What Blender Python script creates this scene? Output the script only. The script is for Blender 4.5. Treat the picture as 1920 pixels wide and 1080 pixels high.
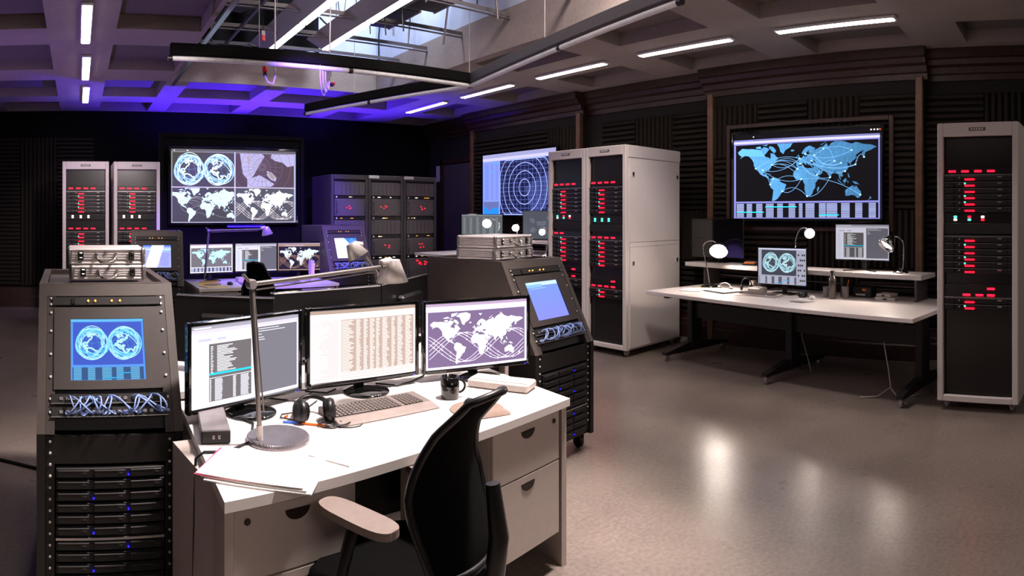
import bpy, math, random
from mathutils import Matrix, Vector
R = math.radians
random.seed(7)
S = bpy.context.scene
for o in list(bpy.data.objects):
    bpy.data.objects.remove(o)
COL = S.collection

# ------------------------------------------------------------------ camera (phone panorama sweep: cylindrical)
F = 1180.0
cd = bpy.data.cameras.new('camera')
cam = bpy.data.objects.new('camera', cd)
COL.objects.link(cam)
S.camera = cam
cd.type = 'PANO'
cd.panorama_type = 'CENTRAL_CYLINDRICAL'
cd.central_cylindrical_radius = 1.0
cd.central_cylindrical_range_u_min = -960 / F
cd.central_cylindrical_range_u_max = 960 / F
cd.central_cylindrical_range_v_max = 402 / F
cd.central_cylindrical_range_v_min = -678 / F
cam.location = (0, 0, 1.53)
cam.rotation_euler = (R(90), 0, -(960 - 145) / F)
cd.clip_start = 0.05

# ------------------------------------------------------------------ world, exposure
w = bpy.data.worlds.new('world')
S.world = w
w.use_nodes = True
w.node_tree.nodes['Background'].inputs[0].default_value = (0.5, 0.42, 0.45, 1)
w.node_tree.nodes['Background'].inputs[1].default_value = 0.02
S.view_settings.view_transform = 'Standard'
S.view_settings.look = 'None'
S.view_settings.gamma = 1.0
S.view_settings.use_curve_mapping = False
S.view_settings.exposure = 0.0
S.cycles.use_denoising = True
S.cycles.max_bounces = 6
S.cycles.sample_clamp_indirect = 4.0
STRIP = 20.0      # brightness of the fluorescent ceiling strips


def lamp(name, kind, loc, power, color, target=None, size=0.3, spot=60, blend=0.3, size_y=None):
    l = bpy.data.lights.new(name, kind)
    l.energy = power
    l.color = color
    if kind == 'AREA':
        l.size = size
        if size_y:
            l.shape = 'RECTANGLE'
            l.size_y = size_y
    elif kind == 'SPOT':
        l.spot_size = R(spot)
        l.spot_blend = blend
        l.shadow_soft_size = size
    else:
        l.shadow_soft_size = size
    o = bpy.data.objects.new(name, l)
    COL.objects.link(o)
    o.location = loc
    if target:
        d = Vector(target) - Vector(loc)
        o.rotation_euler = d.to_track_quat('-Z', 'Y').to_euler()
    return o


# desk key light from the roof opening, then added unseen fill lights
lamp('desk_key_light', 'SPOT', (2.25, 1.55, 4.8), 1900, (1.0, 0.87, 0.84), (1.0, 2.3, 0.7), size=0.22, spot=54, blend=0.6)
lamp('opening_wall_fill', 'AREA', (3.3, 6.2, 5.15), 110, (0.72, 0.80, 1.0), (3.6, 8.2, 4.1), size=0.8)  # added area light to brighten and cool the opening's walls
lamp('opening_soft_fill', 'AREA', (3.55, 2.8, 4.9), 130, (1.0, 0.87, 0.84), (3.2, 2.8, 0.0), size=0.7)  # added soft fill that lifts the floor in front of the right desk
lamp('beam_fill', 'SPOT', (1.9, 3.4, 3.2), 130, (1.0, 0.78, 0.88), (2.55, 8.0, 3.35), size=0.15, spot=34, blend=0.9)  # added spot, pinks the far beam face; no fixture modelled
lamp('left_rack_fill', 'SPOT', (1.2, 3.4, 3.1), 520, (1.0, 0.84, 0.88), (.25, 8.4, 1.5), size=0.15, spot=26, blend=0.8)  # added front fill for the left white racks
lamp('double_rack_fill', 'SPOT', (3.3, 2.6, 3.9), 330, (1.0, 0.88, 0.84), (5.4, 4.9, 1.2), size=0.2, spot=44, blend=0.9)  # added fill that brightens the white double rack
lamp('front_fill', 'AREA', (1.0, -2.2, 3.0), 28, (1.0, 0.86, 0.82), (1.6, 2.5, 0.3), size=1.6)  # added area fill behind the camera, not a room fixture
# blue gelled lights, and an added violet fill
lamp('blue_wash_light', 'SPOT', (1.75, 3.5, 3.1), 2300, (0.16, 0.06, 1.0), (2.5, 8.2, 1.25), size=0.06, spot=35, blend=0.4)
lamp('blue_uplight_a', 'SPOT', (2.3, 9.5, 1.6), 700, (0.07, 0.02, 1.0), (2.0, 9.0, 3.2), size=0.1, spot=120, blend=0.6)
lamp('blue_uplight_b', 'SPOT', (4.0, 9.5, 1.7), 560, (0.07, 0.02, 1.0), (4.0, 9.0, 3.2), size=0.1, spot=120, blend=0.6)
lamp('violet_fill', 'SPOT', (-1.2, 6.6, .5), 130, (0.42, 0.25, 1.0), (-.2, 6.4, 3.2), size=0.3, spot=140, blend=0.9)  # added light, stands in for blue bounce on the left ceiling


# ------------------------------------------------------------------ materials
def s2l(c):
    return tuple(((v / 12.92) if v <= 0.04045 else ((v + 0.055) / 1.055) ** 2.4) for v in c)


def mat(name, rgb, rough=0.5, metal=0.0, var=0.08, scale=30.0, bump=0.0, bscale=200.0, coat=0.0, spec=0.5):
    m = bpy.data.materials.new(name)
    m.use_nodes = True
    nt = m.node_tree
    b = nt.nodes['Principled BSDF']
    c = s2l(rgb)
    tc = nt.nodes.new('ShaderNodeTexCoord')
    n = nt.nodes.new('ShaderNodeTexNoise')
    n.inputs['Scale'].default_value = scale
    n.inputs['Detail'].default_value = 4
    nt.links.new(tc.outputs['Object'], n.inputs['Vector'])
    r = nt.nodes.new('ShaderNodeValToRGB')
    r.color_ramp.elements[0].position = 0.3
    r.color_ramp.elements[1].position = 0.7
    r.color_ramp.elements[0].color = tuple(v * (1 - var) for v in c) + (1,)
    r.color_ramp.elements[1].color = tuple(min(1, v * (1 + var)) for v in c) + (1,)
    nt.links.new(n.outputs['Fac'], r.inputs['Fac'])
    nt.links.new(r.outputs['Color'], b.inputs['Base Color'])
    b.inputs['Roughness'].default_value = rough
    b.inputs['Metallic'].default_value = metal
    b.inputs['Coat Weight'].default_value = coat
    b.inputs['Specular IOR Level'].default_value = spec
    if bump:
        n2 = nt.nodes.new('ShaderNodeTexNoise')
        n2.inputs['Scale'].default_value = bscale
        nt.links.new(tc.outputs['Object'], n2.inputs['Vector'])
        bp = nt.nodes.new('ShaderNodeBump')
        bp.inputs['Strength'].default_value = bump
        bp.inputs['Distance'].default_value = 0.01
        nt.links.new(n2.outputs['Fac'], bp.inputs['Height'])
        nt.links.new(bp.outputs['Normal'], b.inputs['Normal'])
    return m


def emit(name, rgb, strength, sample=True):
    m = bpy.data.materials.new(name)
    m.use_nodes = True
    nt = m.node_tree
    b = nt.nodes['Principled BSDF']
    b.inputs['Base Color'].default_value = (0.02, 0.02, 0.02, 1)
    b.inputs['Emission Color'].default_value = s2l(rgb) + (1,)
    b.inputs['Emission Strength'].default_value = strength
    if not sample:
        m.cycles.emission_sampling = 'NONE'
    return m


def screen_mat(name, strength):
    m = bpy.data.materials.new(name)
    m.use_nodes = True
    nt = m.node_tree
    b = nt.nodes['Principled BSDF']
    b.inputs['Base Color'].default_value = (0.01, 0.01, 0.012, 1)
    b.inputs['Roughness'].default_value = 0.35
    b.inputs['Specular IOR Level'].default_value = 0.12
    a = nt.nodes.new('ShaderNodeAttribute')
    a.attribute_name = 'Col'
    nt.links.new(a.outputs['Color'], b.inputs['Emission Color'])
    b.inputs['Emission Strength'].default_value = strength
    return m


M = dict(
    black=mat('black_plastic', (.07, .065, .065), .38),
    gloss=mat('gloss_black', (.05, .05, .05), .08, coat=.6),
    panel=mat('dark_panel', (.10, .09, .085), .5, var=.15, bump=.05, bscale=90),
    console=mat('console_paint', (.30, .265, .245), .5, var=.05, bump=.15, bscale=500),
    consolep=mat('console_panel', (.24, .21, .195), .5, var=.06, bump=.1, bscale=500),
    server=mat('server_black', (.075, .07, .068), .5),
    silver=mat('silver_trim', (.72, .70, .70), .3, .85),
    chrome=mat('chrome', (.9, .9, .9), .08, 1.0, var=.01),
    alu=mat('aluminium', (.90, .87, .86), .42, .12, bump=.03),
    rackw=mat('rack_white_paint', (.86, .82, .80), .45, var=.02),
    rackin=mat('rack_interior', (.09, .085, .09), .6),
    panel2=mat('drive_latch', (.30, .28, .27), .35, .3),
    smoke=mat('smoked_panel', (.10, .09, .09), .25, var=.1),
    drack=mat('dark_rack_paint', (.27, .245, .25), .55, var=.08),
    drackp=mat('dark_rack_panel', (.35, .32, .33), .5, var=.12, scale=14),
    desk=mat('desk_laminate', (.90, .87, .85), .38, var=.02),
    deskf=mat('desk_front', (.74, .69, .66), .45, var=.03),
    brown=mat('brown_recess', (.16, .11, .09), .4),
    paper=mat('paper', (.95, .93, .91), .7, var=.01),
    manila=mat('manila_paper', (.93, .84, .62), .7, var=.03),
    kb=mat('keyboard_grey', (.48, .44, .42), .4),
    key=mat('keycap_dark', (.36, .32, .30), .45),
    kbs=mat('palm_rest_silver', (.68, .62, .59), .3, .4),
    beige=mat('beige_plastic', (.80, .76, .73), .45),
    greyp=mat('grey_plastic', (.50, .47, .47), .4),
    pad=mat('mouse_pad_cloth', (.55, .47, .42), .8, bump=.2),
    mesh=mat('chair_mesh', (.035, .032, .032), .95, bump=.3, bscale=700, spec=.08),
    arm=mat('arm_pad', (.52, .46, .43), .5),
    foam=mat('acoustic_foam', (.185, .165, .15), .95, var=.15, spec=.1),
    wood=mat('dark_wood', (.215, .135, .11), .4, var=.3, scale=12),
    woodl=mat('trim_wood', (.42, .30, .22), .45, var=.25, scale=10),
    wall=mat('wall_dark', (.12, .105, .10), .9, var=.1),
    cloth=mat('black_cloth', (.075, .07, .07), .95, var=.2, scale=4, spec=.1),
    white=mat('white_paint', (.88, .87, .86), .5),
    plen=mat('plenum_white', (.82, .86, .93), .8, var=.05, scale=8),
    red=mat('red_plastic', (.85, .10, .10), .4),
    orange=mat('orange_plastic', (.95, .45, .12), .4),
    bluep=mat('blue_plastic', (.30, .48, .95), .35),
    pink=mat('pink_card', (.95, .35, .50), .6),
    cableb=mat('black_cable', (.07, .065, .065), .45),
    cableblue=mat('patch_cable_blue', (.56, .66, .88), .4),
    cablew=mat('white_cable', (.75, .72, .70), .5),
    steel=mat('bottle_steel', (.42, .39, .37), .25, .8),
    lampw=mat('lamp_aluminium', (.80, .77, .75), .35, .35),
    lamparm=mat('lamp_arm_metal', (.50, .47, .45), .35, .6),
    screw=mat('screw_head', (.88, .86, .84), .4, .2),
    gridm=mat('grid_metal', (.36, .34, .35), .5, .2),
    grille=mat('lamp_base_metal', (.62, .60, .62), .25, .7),
    tag=mat('rack_tag', (.36, .32, .28), .5),
    label=mat('label_white', (.85, .83, .82), .6),
)
E = dict(
    strip=emit('strip_tube', (1, .93, .90), STRIP),
    studio=emit('studio_tube', (1, .95, .95), 9.0),
    red=emit('led_red', (1, .03, .13), 6.5, False),
    pale=emit('led_pale', (1, .92, .85), 5.0, False),
    green=emit('led_green', (.25, .95, .75), 4.0, False),
    amber=emit('led_amber', (1, .66, .30), 2.2, False),
    blue=emit('led_blue', (.10, .05, 1), 5.0, False),
    bulb=emit('bulb', (1, .93, .88), 120.0),
    bulbs=emit('bulb_small', (1, .95, .90), 30.0),
)
SM = {k: screen_mat('screen_' + k, v) for k, v in dict(hi=1.55, mid=1.05, lo=.7, tv=1.5).items()}


def brushed():
    m = M['grille']
    nt = m.node_tree
    b = nt.nodes['Principled BSDF']
    tc = nt.nodes.new('ShaderNodeTexCoord')
    wv = nt.nodes.new('ShaderNodeTexWave')
    wv.inputs['Scale'].default_value = 60
    nt.links.new(tc.outputs['Object'], wv.inputs['Vector'])
    bp = nt.nodes.new('ShaderNodeBump')
    bp.inputs['Strength'].default_value = .5
    bp.inputs['Distance'].default_value = .003
    nt.links.new(wv.outputs['Fac'], bp.inputs['Height'])
    nt.links.new(bp.outputs['Normal'], b.inputs['Normal'])


brushed()


def concrete(name, c1, c2, rough=.9):
    m = bpy.data.materials.new(name)
    m.use_nodes = True
    nt = m.node_tree
    b = nt.nodes['Principled BSDF']
    tc = nt.nodes.new('ShaderNodeTexCoord')
    n1 = nt.nodes.new('ShaderNodeTexNoise')
    n1.inputs['Scale'].default_value = 1.3
    n1.inputs['Detail'].default_value = 8
    n2 = nt.nodes.new('ShaderNodeTexNoise')
    n2.inputs['Scale'].default_value = 45
    n2.inputs['Detail'].default_value = 6
    mx = nt.nodes.new('ShaderNodeMath')
    mx.operation = 'MULTIPLY_ADD'
    mx.inputs[1].default_value = .45
    nt.links.new(tc.outputs['Object'], n1.inputs['Vector'])
    nt.links.new(tc.outputs['Object'], n2.inputs['Vector'])
    nt.links.new(n2.outputs['Fac'], mx.inputs[0])
    md = nt.nodes.new('ShaderNodeMath')
    md.operation = 'MULTIPLY'
    md.inputs[1].default_value = .55
    nt.links.new(n1.outputs['Fac'], md.inputs[0])
    nt.links.new(md.outputs[0], mx.inputs[2])
    r = nt.nodes.new('ShaderNodeValToRGB')
    r.color_ramp.elements[0].position = .35
    r.color_ramp.elements[1].position = .65
    r.color_ramp.elements[0].color = s2l(c1) + (1,)
    r.color_ramp.elements[1].color = s2l(c2) + (1,)
    nt.links.new(mx.outputs[0], r.inputs['Fac'])
    nt.links.new(r.outputs['Color'], b.inputs['Base Color'])
    b.inputs['Roughness'].default_value = rough
    bp = nt.nodes.new('ShaderNodeBump')
    bp.inputs['Strength'].default_value = .25
    bp.inputs['Distance'].default_value = .01
    nt.links.new(n2.outputs['Fac'], bp.inputs['Height'])
    nt.links.new(bp.outputs['Normal'], b.inputs['Normal'])
    return m, nt, b


M['coffer'] = concrete('coffer_shaded', (.40, .365, .35), (.46, .42, .40))[0]  # darker than the ribs: shade of the recess put into the colour
M['conc'] = concrete('waffle_concrete', (.58, .53, .50), (.66, .61, .58))[0]
mf, ntf, bf = concrete('floor_lino', (.43, .39, .36), (.57, .52, .48), .34)
M['floor'] = mf
# floor: mottled gloss so the lamps smear in it
nr = ntf.nodes.new('ShaderNodeTexNoise')
nr.inputs['Scale'].default_value = 2.2
nr.inputs['Detail'].default_value = 5
tcf = [n for n in ntf.nodes if n.type == 'TEX_COORD'][0]
ntf.links.new(tcf.outputs['Object'], nr.inputs['Vector'])
mr = ntf.nodes.new('ShaderNodeMapRange')
mr.inputs['To Min'].default_value = .23
mr.inputs['To Max'].default_value = .36
ntf.links.new(nr.outputs['Fac'], mr.inputs['Value'])
ntf.links.new(mr.outputs['Result'], bf.inputs['Roughness'])
[n for n in ntf.nodes if n.type == 'BUMP'][0].inputs['Strength'].default_value = .06


# ------------------------------------------------------------------ mesh builder
class MB:
    def __init__(self, M0=None):
        self.v, self.f, self.mi, self.sm = [], [], [], []
        self.M = M0 or Matrix()
        self.cur = 0

    def mat(self, i):
        self.cur = i
        return self

    def add(self, vs, fs, smooth=False):
        b = len(self.v)
        self.v += [tuple(self.M @ Vector(p)) for p in vs]
        for f in fs:
            self.f.append([b + i for i in f])
            self.mi.append(self.cur)
            self.sm.append(smooth)
        return self

    def box(self, c, s, bev=0.0, rz=0.0):
        hx, hy, hz = s[0] / 2, s[1] / 2, s[2] / 2
        rot = Matrix.Rotation(rz, 3, 'Z') if rz else None

        def T(p):
            p = Vector(p)
            if rot:
                p = rot @ p
            return (p.x + c[0], p.y + c[1], p.z + c[2])
        bev = min(bev, hx * .9, hy * .9, hz * .9)
        if bev <= 0:
            vs = [T((x * hx, y * hy, z * hz)) for x in (-1, 1) for y in (-1, 1) for z in (-1, 1)]
            fs = [(0, 1, 3, 2), (4, 6, 7, 5), (0, 4, 5, 1), (2, 3, 7, 6), (0, 2, 6, 4), (1, 5, 7, 3)]
            return self.add(vs, fs)
        vs, idx = [], {}
        for x in (-1, 1):
            for y in (-1, 1):
                for z in (-1, 1):
                    for a in range(3):
                        h = [hx - bev, hy - bev, hz - bev]
                        h[a] += bev
                        idx[(x, y, z, a)] = len(vs)
                        vs.append(T((x * h[0], y * h[1], z * h[2])))
        fs = []
        for a in range(3):
            b_, c_ = (a + 1) % 3, (a + 2) % 3
            for sg in (-1, 1):
                q = []
                for (p, r) in ((-1, -1), (1, -1), (1, 1), (-1, 1)):
                    k = [0, 0, 0]
                    k[a], k[b_], k[c_] = sg, p, r
                    q.append(idx[(*k, a)])
                fs.append(q if sg > 0 else q[::-1])
            for s1 in (-1, 1):
                for s2 in (-1, 1):
                    k0, k1 = [0, 0, 0], [0, 0, 0]
                    k0[b_] = k1[b_] = s1
                    k0[c_] = k1[c_] = s2
                    k0[a], k1[a] = -1, 1
                    q = [idx[(*k0, b_)], idx[(*k1, b_)], idx[(*k1, c_)], idx[(*k0, c_)]]
                    fs.append(q if s1 * s2 > 0 else q[::-1])
        for x in (-1, 1):
            for y in (-1, 1):
                for z in (-1, 1):
                    q = [idx[(x, y, z, 0)], idx[(x, y, z, 1)], idx[(x, y, z, 2)]]
                    fs.append(q if x * y * z > 0 else q[::-1])
        return self.add(vs, fs)

    def b2(self, x0, x1, y0, y1, z0, z1, bev=0.0):
        return self.box(((x0 + x1) / 2, (y0 + y1) / 2, (z0 + z1) / 2), (abs(x1 - x0), abs(y1 - y0), abs(z1 - z0)), bev)

    def prism(self, poly, z0, z1, axis='z'):
        n = len(poly)

        def T(p, h):
            if axis == 'z':
                return (p[0], p[1], h)
            if axis == 'x':
                return (h, p[0], p[1])
            return (p[0], h, p[1])
        vs = [T(p, z0) for p in poly] + [T(p, z1) for p in poly]
        fs = [list(range(n))[::-1], list(range(n, 2 * n))]
        for i in range(n):
            j = (i + 1) % n
            fs.append((i, j, n + j, n + i))
        return self.add(vs, fs)

    def tube(self, pts, r, seg=8, cap=True, closed=False):
        pts = [Vector(p) for p in pts]
        n = len(pts)
        rs = r if isinstance(r, (list, tuple)) else [r] * n
        vs, fs = [], []
        up = Vector((0, 0, 1))
        t0 = (pts[1] - pts[0]).normalized()
        if abs(t0.dot(up)) > .95:
            up = Vector((1, 0, 0))
        prev = None
        for i in range(n):
            if closed:
                t = (pts[(i + 1) % n] - pts[i - 1])
            else:
                t = pts[min(i + 1, n - 1)] - pts[max(i - 1, 0)]
            t.normalize()
            if prev is None:
                a = t.cross(up).normalized()
            else:
                a = (prev - t * prev.dot(t))
                a = a.normalized() if a.length > 1e-6 else t.orthogonal().normalized()
            prev = a
            b = t.cross(a)
            for k in range(seg):
                q = 2 * math.pi * k / seg
                vs.append(pts[i] + (a * math.cos(q) + b * math.sin(q)) * rs[i])
        for i in range(n if closed else n - 1):
            j = (i + 1) % n
            for k in range(seg):
                l = (k + 1) % seg
                fs.append((i * seg + k, i * seg + l, j * seg + l, j * seg + k))
        self.add(vs, fs, True)
        if cap and not closed:
            self.add(vs[:seg], [list(range(seg))])
            self.add(vs[-seg:], [list(range(seg))[::-1]])
        return self

    def lathe(self, prof, c=(0, 0, 0), seg=24, axis=None, smooth=True):
        """prof: (r, h) pairs turned about axis (default Z) through c"""
        ax = Vector(axis).normalized() if axis else Vector((0, 0, 1))
        q = Vector((0, 0, 1)).rotation_difference(ax).to_matrix()
        vs, fs = [], []
        for (r, h) in prof:
            for k in range(seg):
                a = 2 * math.pi * k / seg
                p = q @ Vector((r * math.cos(a), r * math.sin(a), h))
                vs.append((p.x + c[0], p.y + c[1], p.z + c[2]))
        for i in range(len(prof) - 1):
            for k in range(seg):
                l = (k + 1) % seg
                fs.append((i * seg + k, i * seg + l, (i + 1) * seg + l, (i + 1) * seg + k))
        self.add(vs, fs, smooth)
        if prof[0][0] > 1e-5:
            self.add(vs[:seg], [list(range(seg))[::-1]])
        if prof[-1][0] > 1e-5:
            self.add(vs[-seg:], [list(range(seg))])
        return self

    def cyl(self, c, r, h, seg=20, axis=None, bev=0.0):
        if bev:
            return self.lathe([(r - bev, 0), (r, bev), (r, h - bev), (r - bev, h)], c, seg, axis)
        return self.lathe([(r, 0), (r, h)], c, seg, axis)

    def grid(self, fn, nu, nv, smooth=True):
        vs = [fn(i / nu, j / nv) for j in range(nv + 1) for i in range(nu + 1)]
        fs = [(j * (nu + 1) + i, j * (nu + 1) + i + 1, (j + 1) * (nu + 1) + i + 1, (j + 1) * (nu + 1) + i) for j in range(nv) for i in range(nu)]
        return self.add(vs, fs, smooth)

    def build(self, name, mats, parent=None, loc=None):
        me = bpy.data.meshes.new(name)
        me.from_pydata(self.v, [], self.f)
        for m_ in (mats if isinstance(mats, (list, tuple)) else [mats]):
            me.materials.append(M[m_] if isinstance(m_, str) else m_)
        me.polygons.foreach_set('material_index', self.mi)
        me.polygons.foreach_set('use_smooth', self.sm)
        me.update()
        o = bpy.data.objects.new(name, me)
        COL.objects.link(o)
        if parent:
            o.parent = parent
        if loc:
            o.location = loc
        if name in SMALL and parent:
            o['kind'] = 'stuff'
        return o


SMALL = {'rubber_feet', 'red_leds', 'tag_lettering', 'screws', 'port_row', 'plate_ribs', 'indicator', 'red_readout', 'ribs', 'lettering', 'indicator_lamps', 'drive_face', 'latch_clip'}


def tag(o, label, cat, group=None):
    o['label'] = label
    o['category'] = cat
    if group:
        o['group'] = group
    return o


def thing(name, label, cat, loc=(0, 0, 0), rz=0.0, group=None):
    o = bpy.data.objects.new(name, None)
    o.empty_display_size = .1
    COL.objects.link(o)
    o.location = loc
    o.rotation_euler = (0, 0, rz)
    return tag(o, label, cat, group)


def struct(name, mb, m, parent=None):
    o = mb.build(name, m, parent)
    if not parent:
        o['kind'] = 'structure'
    return o


KIDS = {}


def copy_tree(o, parent=None, loc=None, rz=None, label=None, group=None):
    c = o.copy()
    COL.objects.link(c)
    c.parent = parent
    for ch in list(o.children):
        copy_tree(ch, c)
    if loc is not None:
        c.location = loc
    if rz is not None:
        c.rotation_euler = (0, 0, rz)
    if label:
        c['label'] = label
    if group:
        c['group'] = group
    return c


def piece(src, parent, loc, rot=(0, 0, 0), name=None):
    c = bpy.data.objects.new(name or src.name.split('.')[0], src.data)
    COL.objects.link(c)
    c.parent = parent
    c.location = loc
    c.rotation_euler = rot
    return c


# ------------------------------------------------------------------ screen drawing (flat coloured shapes on the display)
class Canvas:
    """flat picture; u, v in 0..1; layers .25 mm apart; x right, z up, facing -Y"""

    def __init__(self, W, H):
        self.W, self.H = W, H
        self.v, self.f, self.c = [], [], []

    def poly(self, pts, col, L=1):
        b = len(self.v)
        for (u, v) in pts:
            self.v.append(((u - .5) * self.W, -.00025 * L, (v - .5) * self.H))
        self.f.append(list(range(b, b + len(pts))))
        self.c.append(s2l(col) + (1,))

    def rect(self, u0, v0, u1, v1, col, L=1):
        self.poly([(u0, v0), (u1, v0), (u1, v1), (u0, v1)], col, L)

    def line(self, pts, wd, col, L=3):
        A = self.W / self.H
        for (p, q) in zip(pts, pts[1:]):
            dx, dy = (q[0] - p[0]) * A, q[1] - p[1]
            l = math.hypot(dx, dy)
            if l < 1e-6:
                continue
            nx, ny = -dy / l * wd / 2 / A, dx / l * wd / 2
            self.poly([(p[0] - nx, p[1] - ny), (q[0] - nx, q[1] - ny), (q[0] + nx, q[1] + ny), (p[0] + nx, p[1] + ny)], col, L)

    def ring(self, cx, cy, r, wd, col, L=3, n=40, sx=1, rot=0, a0=0, a1=360):
        A = self.W / self.H
        pts = []
        for i in range(n + 1):
            a = R(a0 + (a1 - a0) * i / n)
            x, y = math.cos(a) * r * sx, math.sin(a) * r
            pts.append((cx + (x * math.cos(rot) - y * math.sin(rot)) / A, cy + x * math.sin(rot) + y * math.cos(rot)))
        self.line(pts, wd, col, L)

    def rows(self, u0, v0, u1, v1, n, col, L=3, lo=.4, hi=1, fill=.5):
        h = (v1 - v0) / n
        for i in range(n):
            self.rect(u0, v0 + h * i, u0 + (u1 - u0) * random.uniform(lo, hi), v0 + h * (i + fill), col, L)

    def build(self, parent, mkey, loc, rx=0.0, name='screen'):
        me = bpy.data.meshes.new(name)
        me.from_pydata(self.v, [], self.f)
        me.materials.append(SM[mkey])
        at = me.attributes.new('Col', 'FLOAT_COLOR', 'CORNER')
        flat = []
        for f, c in zip(self.f, self.c):
            flat += list(c) * len(f)
        at.data.foreach_set('color', flat)
        me.update()
        o = bpy.data.objects.new(name, me)
        COL.objects.link(o)
        o.parent = parent
        o.location = loc
        o.rotation_euler = (rx, 0, 0)
        return o


LAND = [
    [(-168, 66), (-156, 71), (-140, 70), (-128, 70), (-115, 69), (-105, 68), (-95, 72), (-85, 70), (-81, 68), (-87, 64), (-94, 60), (-92, 57), (-82, 55), (-79, 52), (-77, 58), (-78, 62), (-70, 62), (-65, 59), (-60, 55), (-56, 52), (-65, 49), (-62, 46), (-70, 44), (-74, 40), (-76, 35), (-81, 31), (-80, 26), (-82, 29), (-85, 30), (-90, 29), (-97, 27), (-97, 21), (-91, 19), (-87, 21), (-88, 16), (-83, 15), (-83, 10), (-78, 9), (-80, 7.5), (-85, 10), (-91, 14), (-97, 16), (-105, 20), (-109, 25), (-113, 31), (-117, 33), (-123, 39), (-124, 47), (-130, 54), (-138, 59), (-148, 60), (-155, 58), (-163, 55), (-157, 59), (-165, 62)],
    [(-80, 73), (-70, 71), (-62, 66), (-66, 62), (-73, 65), (-82, 70)],
    [(-118, 72), (-105, 73), (-102, 69.5), (-115, 70)],
    [(-90, 82), (-65, 83), (-75, 79), (-90, 77)], [(-122, 76), (-105, 78), (-95, 76), (-110, 75)], [(-100, 74), (-85, 75), (-88, 73)],
    [(-73, 78), (-60, 82), (-35, 83.5), (-18, 80), (-20, 74), (-25, 70), (-38, 66), (-43, 60), (-51, 64), (-54, 70), (-60, 76)],
    [(-78, 8), (-72, 12), (-62, 10.5), (-52, 5), (-50, 0), (-44, -2.5), (-35, -6), (-39, -15), (-41, -22), (-48, -26), (-53, -33), (-58, -38), (-65, -42), (-68, -50), (-69, -55), (-74, -52), (-73, -40), (-71, -28), (-70, -18), (-76, -14), (-81, -5), (-79, 1)],
    [(-6, 36), (10, 37), (11, 33), (20, 31), (32, 31), (35, 27), (39, 18), (43, 12), (51, 12), (47, 4), (40, -4), (40, -15), (35, -20), (33, -27), (27, -34), (18, -34), (15, -27), (12, -17), (13, -8), (9, 0), (8, 4), (-4, 5), (-8, 4), (-13, 9), (-17, 15), (-17, 21), (-10, 30)],
    [(-9, 37), (-9, 43), (-1, 44), (-4, 48), (2, 51), (8, 54), (9, 57), (12, 54), (20, 55), (24, 59), (30, 60), (22, 61), (25, 65), (21, 63), (17, 61), (18, 58), (14, 55.5), (11, 59), (5, 59), (6, 62), (14, 68), (25, 71), (40, 67), (35, 64), (45, 66), (50, 68), (60, 69), (68, 73), (73, 68), (80, 73), (90, 76), (104, 78), (113, 74), (130, 71), (140, 73), (160, 70), (178, 69), (190, 66), (178, 62), (170, 60), (163, 58), (160, 52), (156, 52), (155, 58), (162, 62), (150, 59), (140, 54), (140, 48), (132, 43), (127, 39), (129, 35), (126, 35), (125, 39), (121, 40), (118, 38), (122, 37), (119, 34), (122, 30), (119, 25), (110, 20), (106, 19), (109, 12), (105, 9), (101, 13), (104, 2), (100, 6), (98, 15), (94, 17), (90, 22), (86, 20), (80, 15), (80, 10), (77, 8), (73, 16), (72, 21), (67, 25), (57, 26), (50, 30), (48, 29.5), (52, 24), (56, 25), (59, 22), (55, 17), (45, 13), (42, 17), (37, 25), (35, 29), (36, 36), (27, 37), (27, 41), (30, 41), (41, 41.5), (39, 47), (33, 45.5), (29, 45), (28, 41), (23, 40), (23, 36.5), (19, 42), (13, 45.5), (18, 40), (16, 38), (8, 44), (3, 43), (0, 39), (-5, 36)],
    [(-5, 50), (1, 51), (0, 53), (-3, 58), (-6, 57), (-3, 54)], [(-10, 52), (-6, 52), (-6, 55), (-9, 55)],
    [(-24, 65), (-20, 66.5), (-14, 65.5), (-16, 63.5), (-22, 63.7)],
    [(130, 31), (136, 34), (141, 36), (142, 43), (145, 44), (141, 45), (139, 38), (131, 34)],
    [(114, -22), (122, -17), (130, -12), (136, -12), (137, -16), (141, -11), (146, -19), (153, -26), (150, -37), (144, -39), (138, -34), (131, -32), (123, -34), (115, -34)],
    [(173, -35), (178, -38), (175, -41), (168, -47), (167, -45), (172, -41)],
    [(44, -17), (49, -12), (50, -16), (46, -25), (44, -23)],
    [(95, 5), (106, -5), (104, -6), (97, 1)], [(109, 1), (116, 6), (118, 1), (115, -4), (110, -3)], [(106, -6.5), (114, -7.5), (114, -8.5), (106, -7.5)],
    [(131, -1), (141, -3), (150, -10), (145, -8), (138, -8)], [(120, 1), (123, -4), (120, -5)], [(120, 18), (122, 17), (126, 7), (122, 8)],
    [(12, 80), (26, 80), (20, 77)], [(52, 71), (68, 77), (66, 76), (56, 71)], [(95, 80), (104, 79), (98, 78)],
    [(-85, 22), (-75, 20), (-76, 19.6), (-84, 21.4)], [(142, 53), (144, 50), (143, 46), (141.5, 50)],
]


def merc(lat):
    return math.asinh(math.tan(R(lat) * .8)) / .8


def mp(lon, lat, x0, y0, x1, y1, lo=-172, hi=192, la0=-57, la1=83):
    a, b = merc(la0), merc(la1)
    return (x0 + (x1 - x0) * (lon - lo) / (hi - lo), y0 + (y1 - y0) * (merc(lat) - a) / (b - a))


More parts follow.
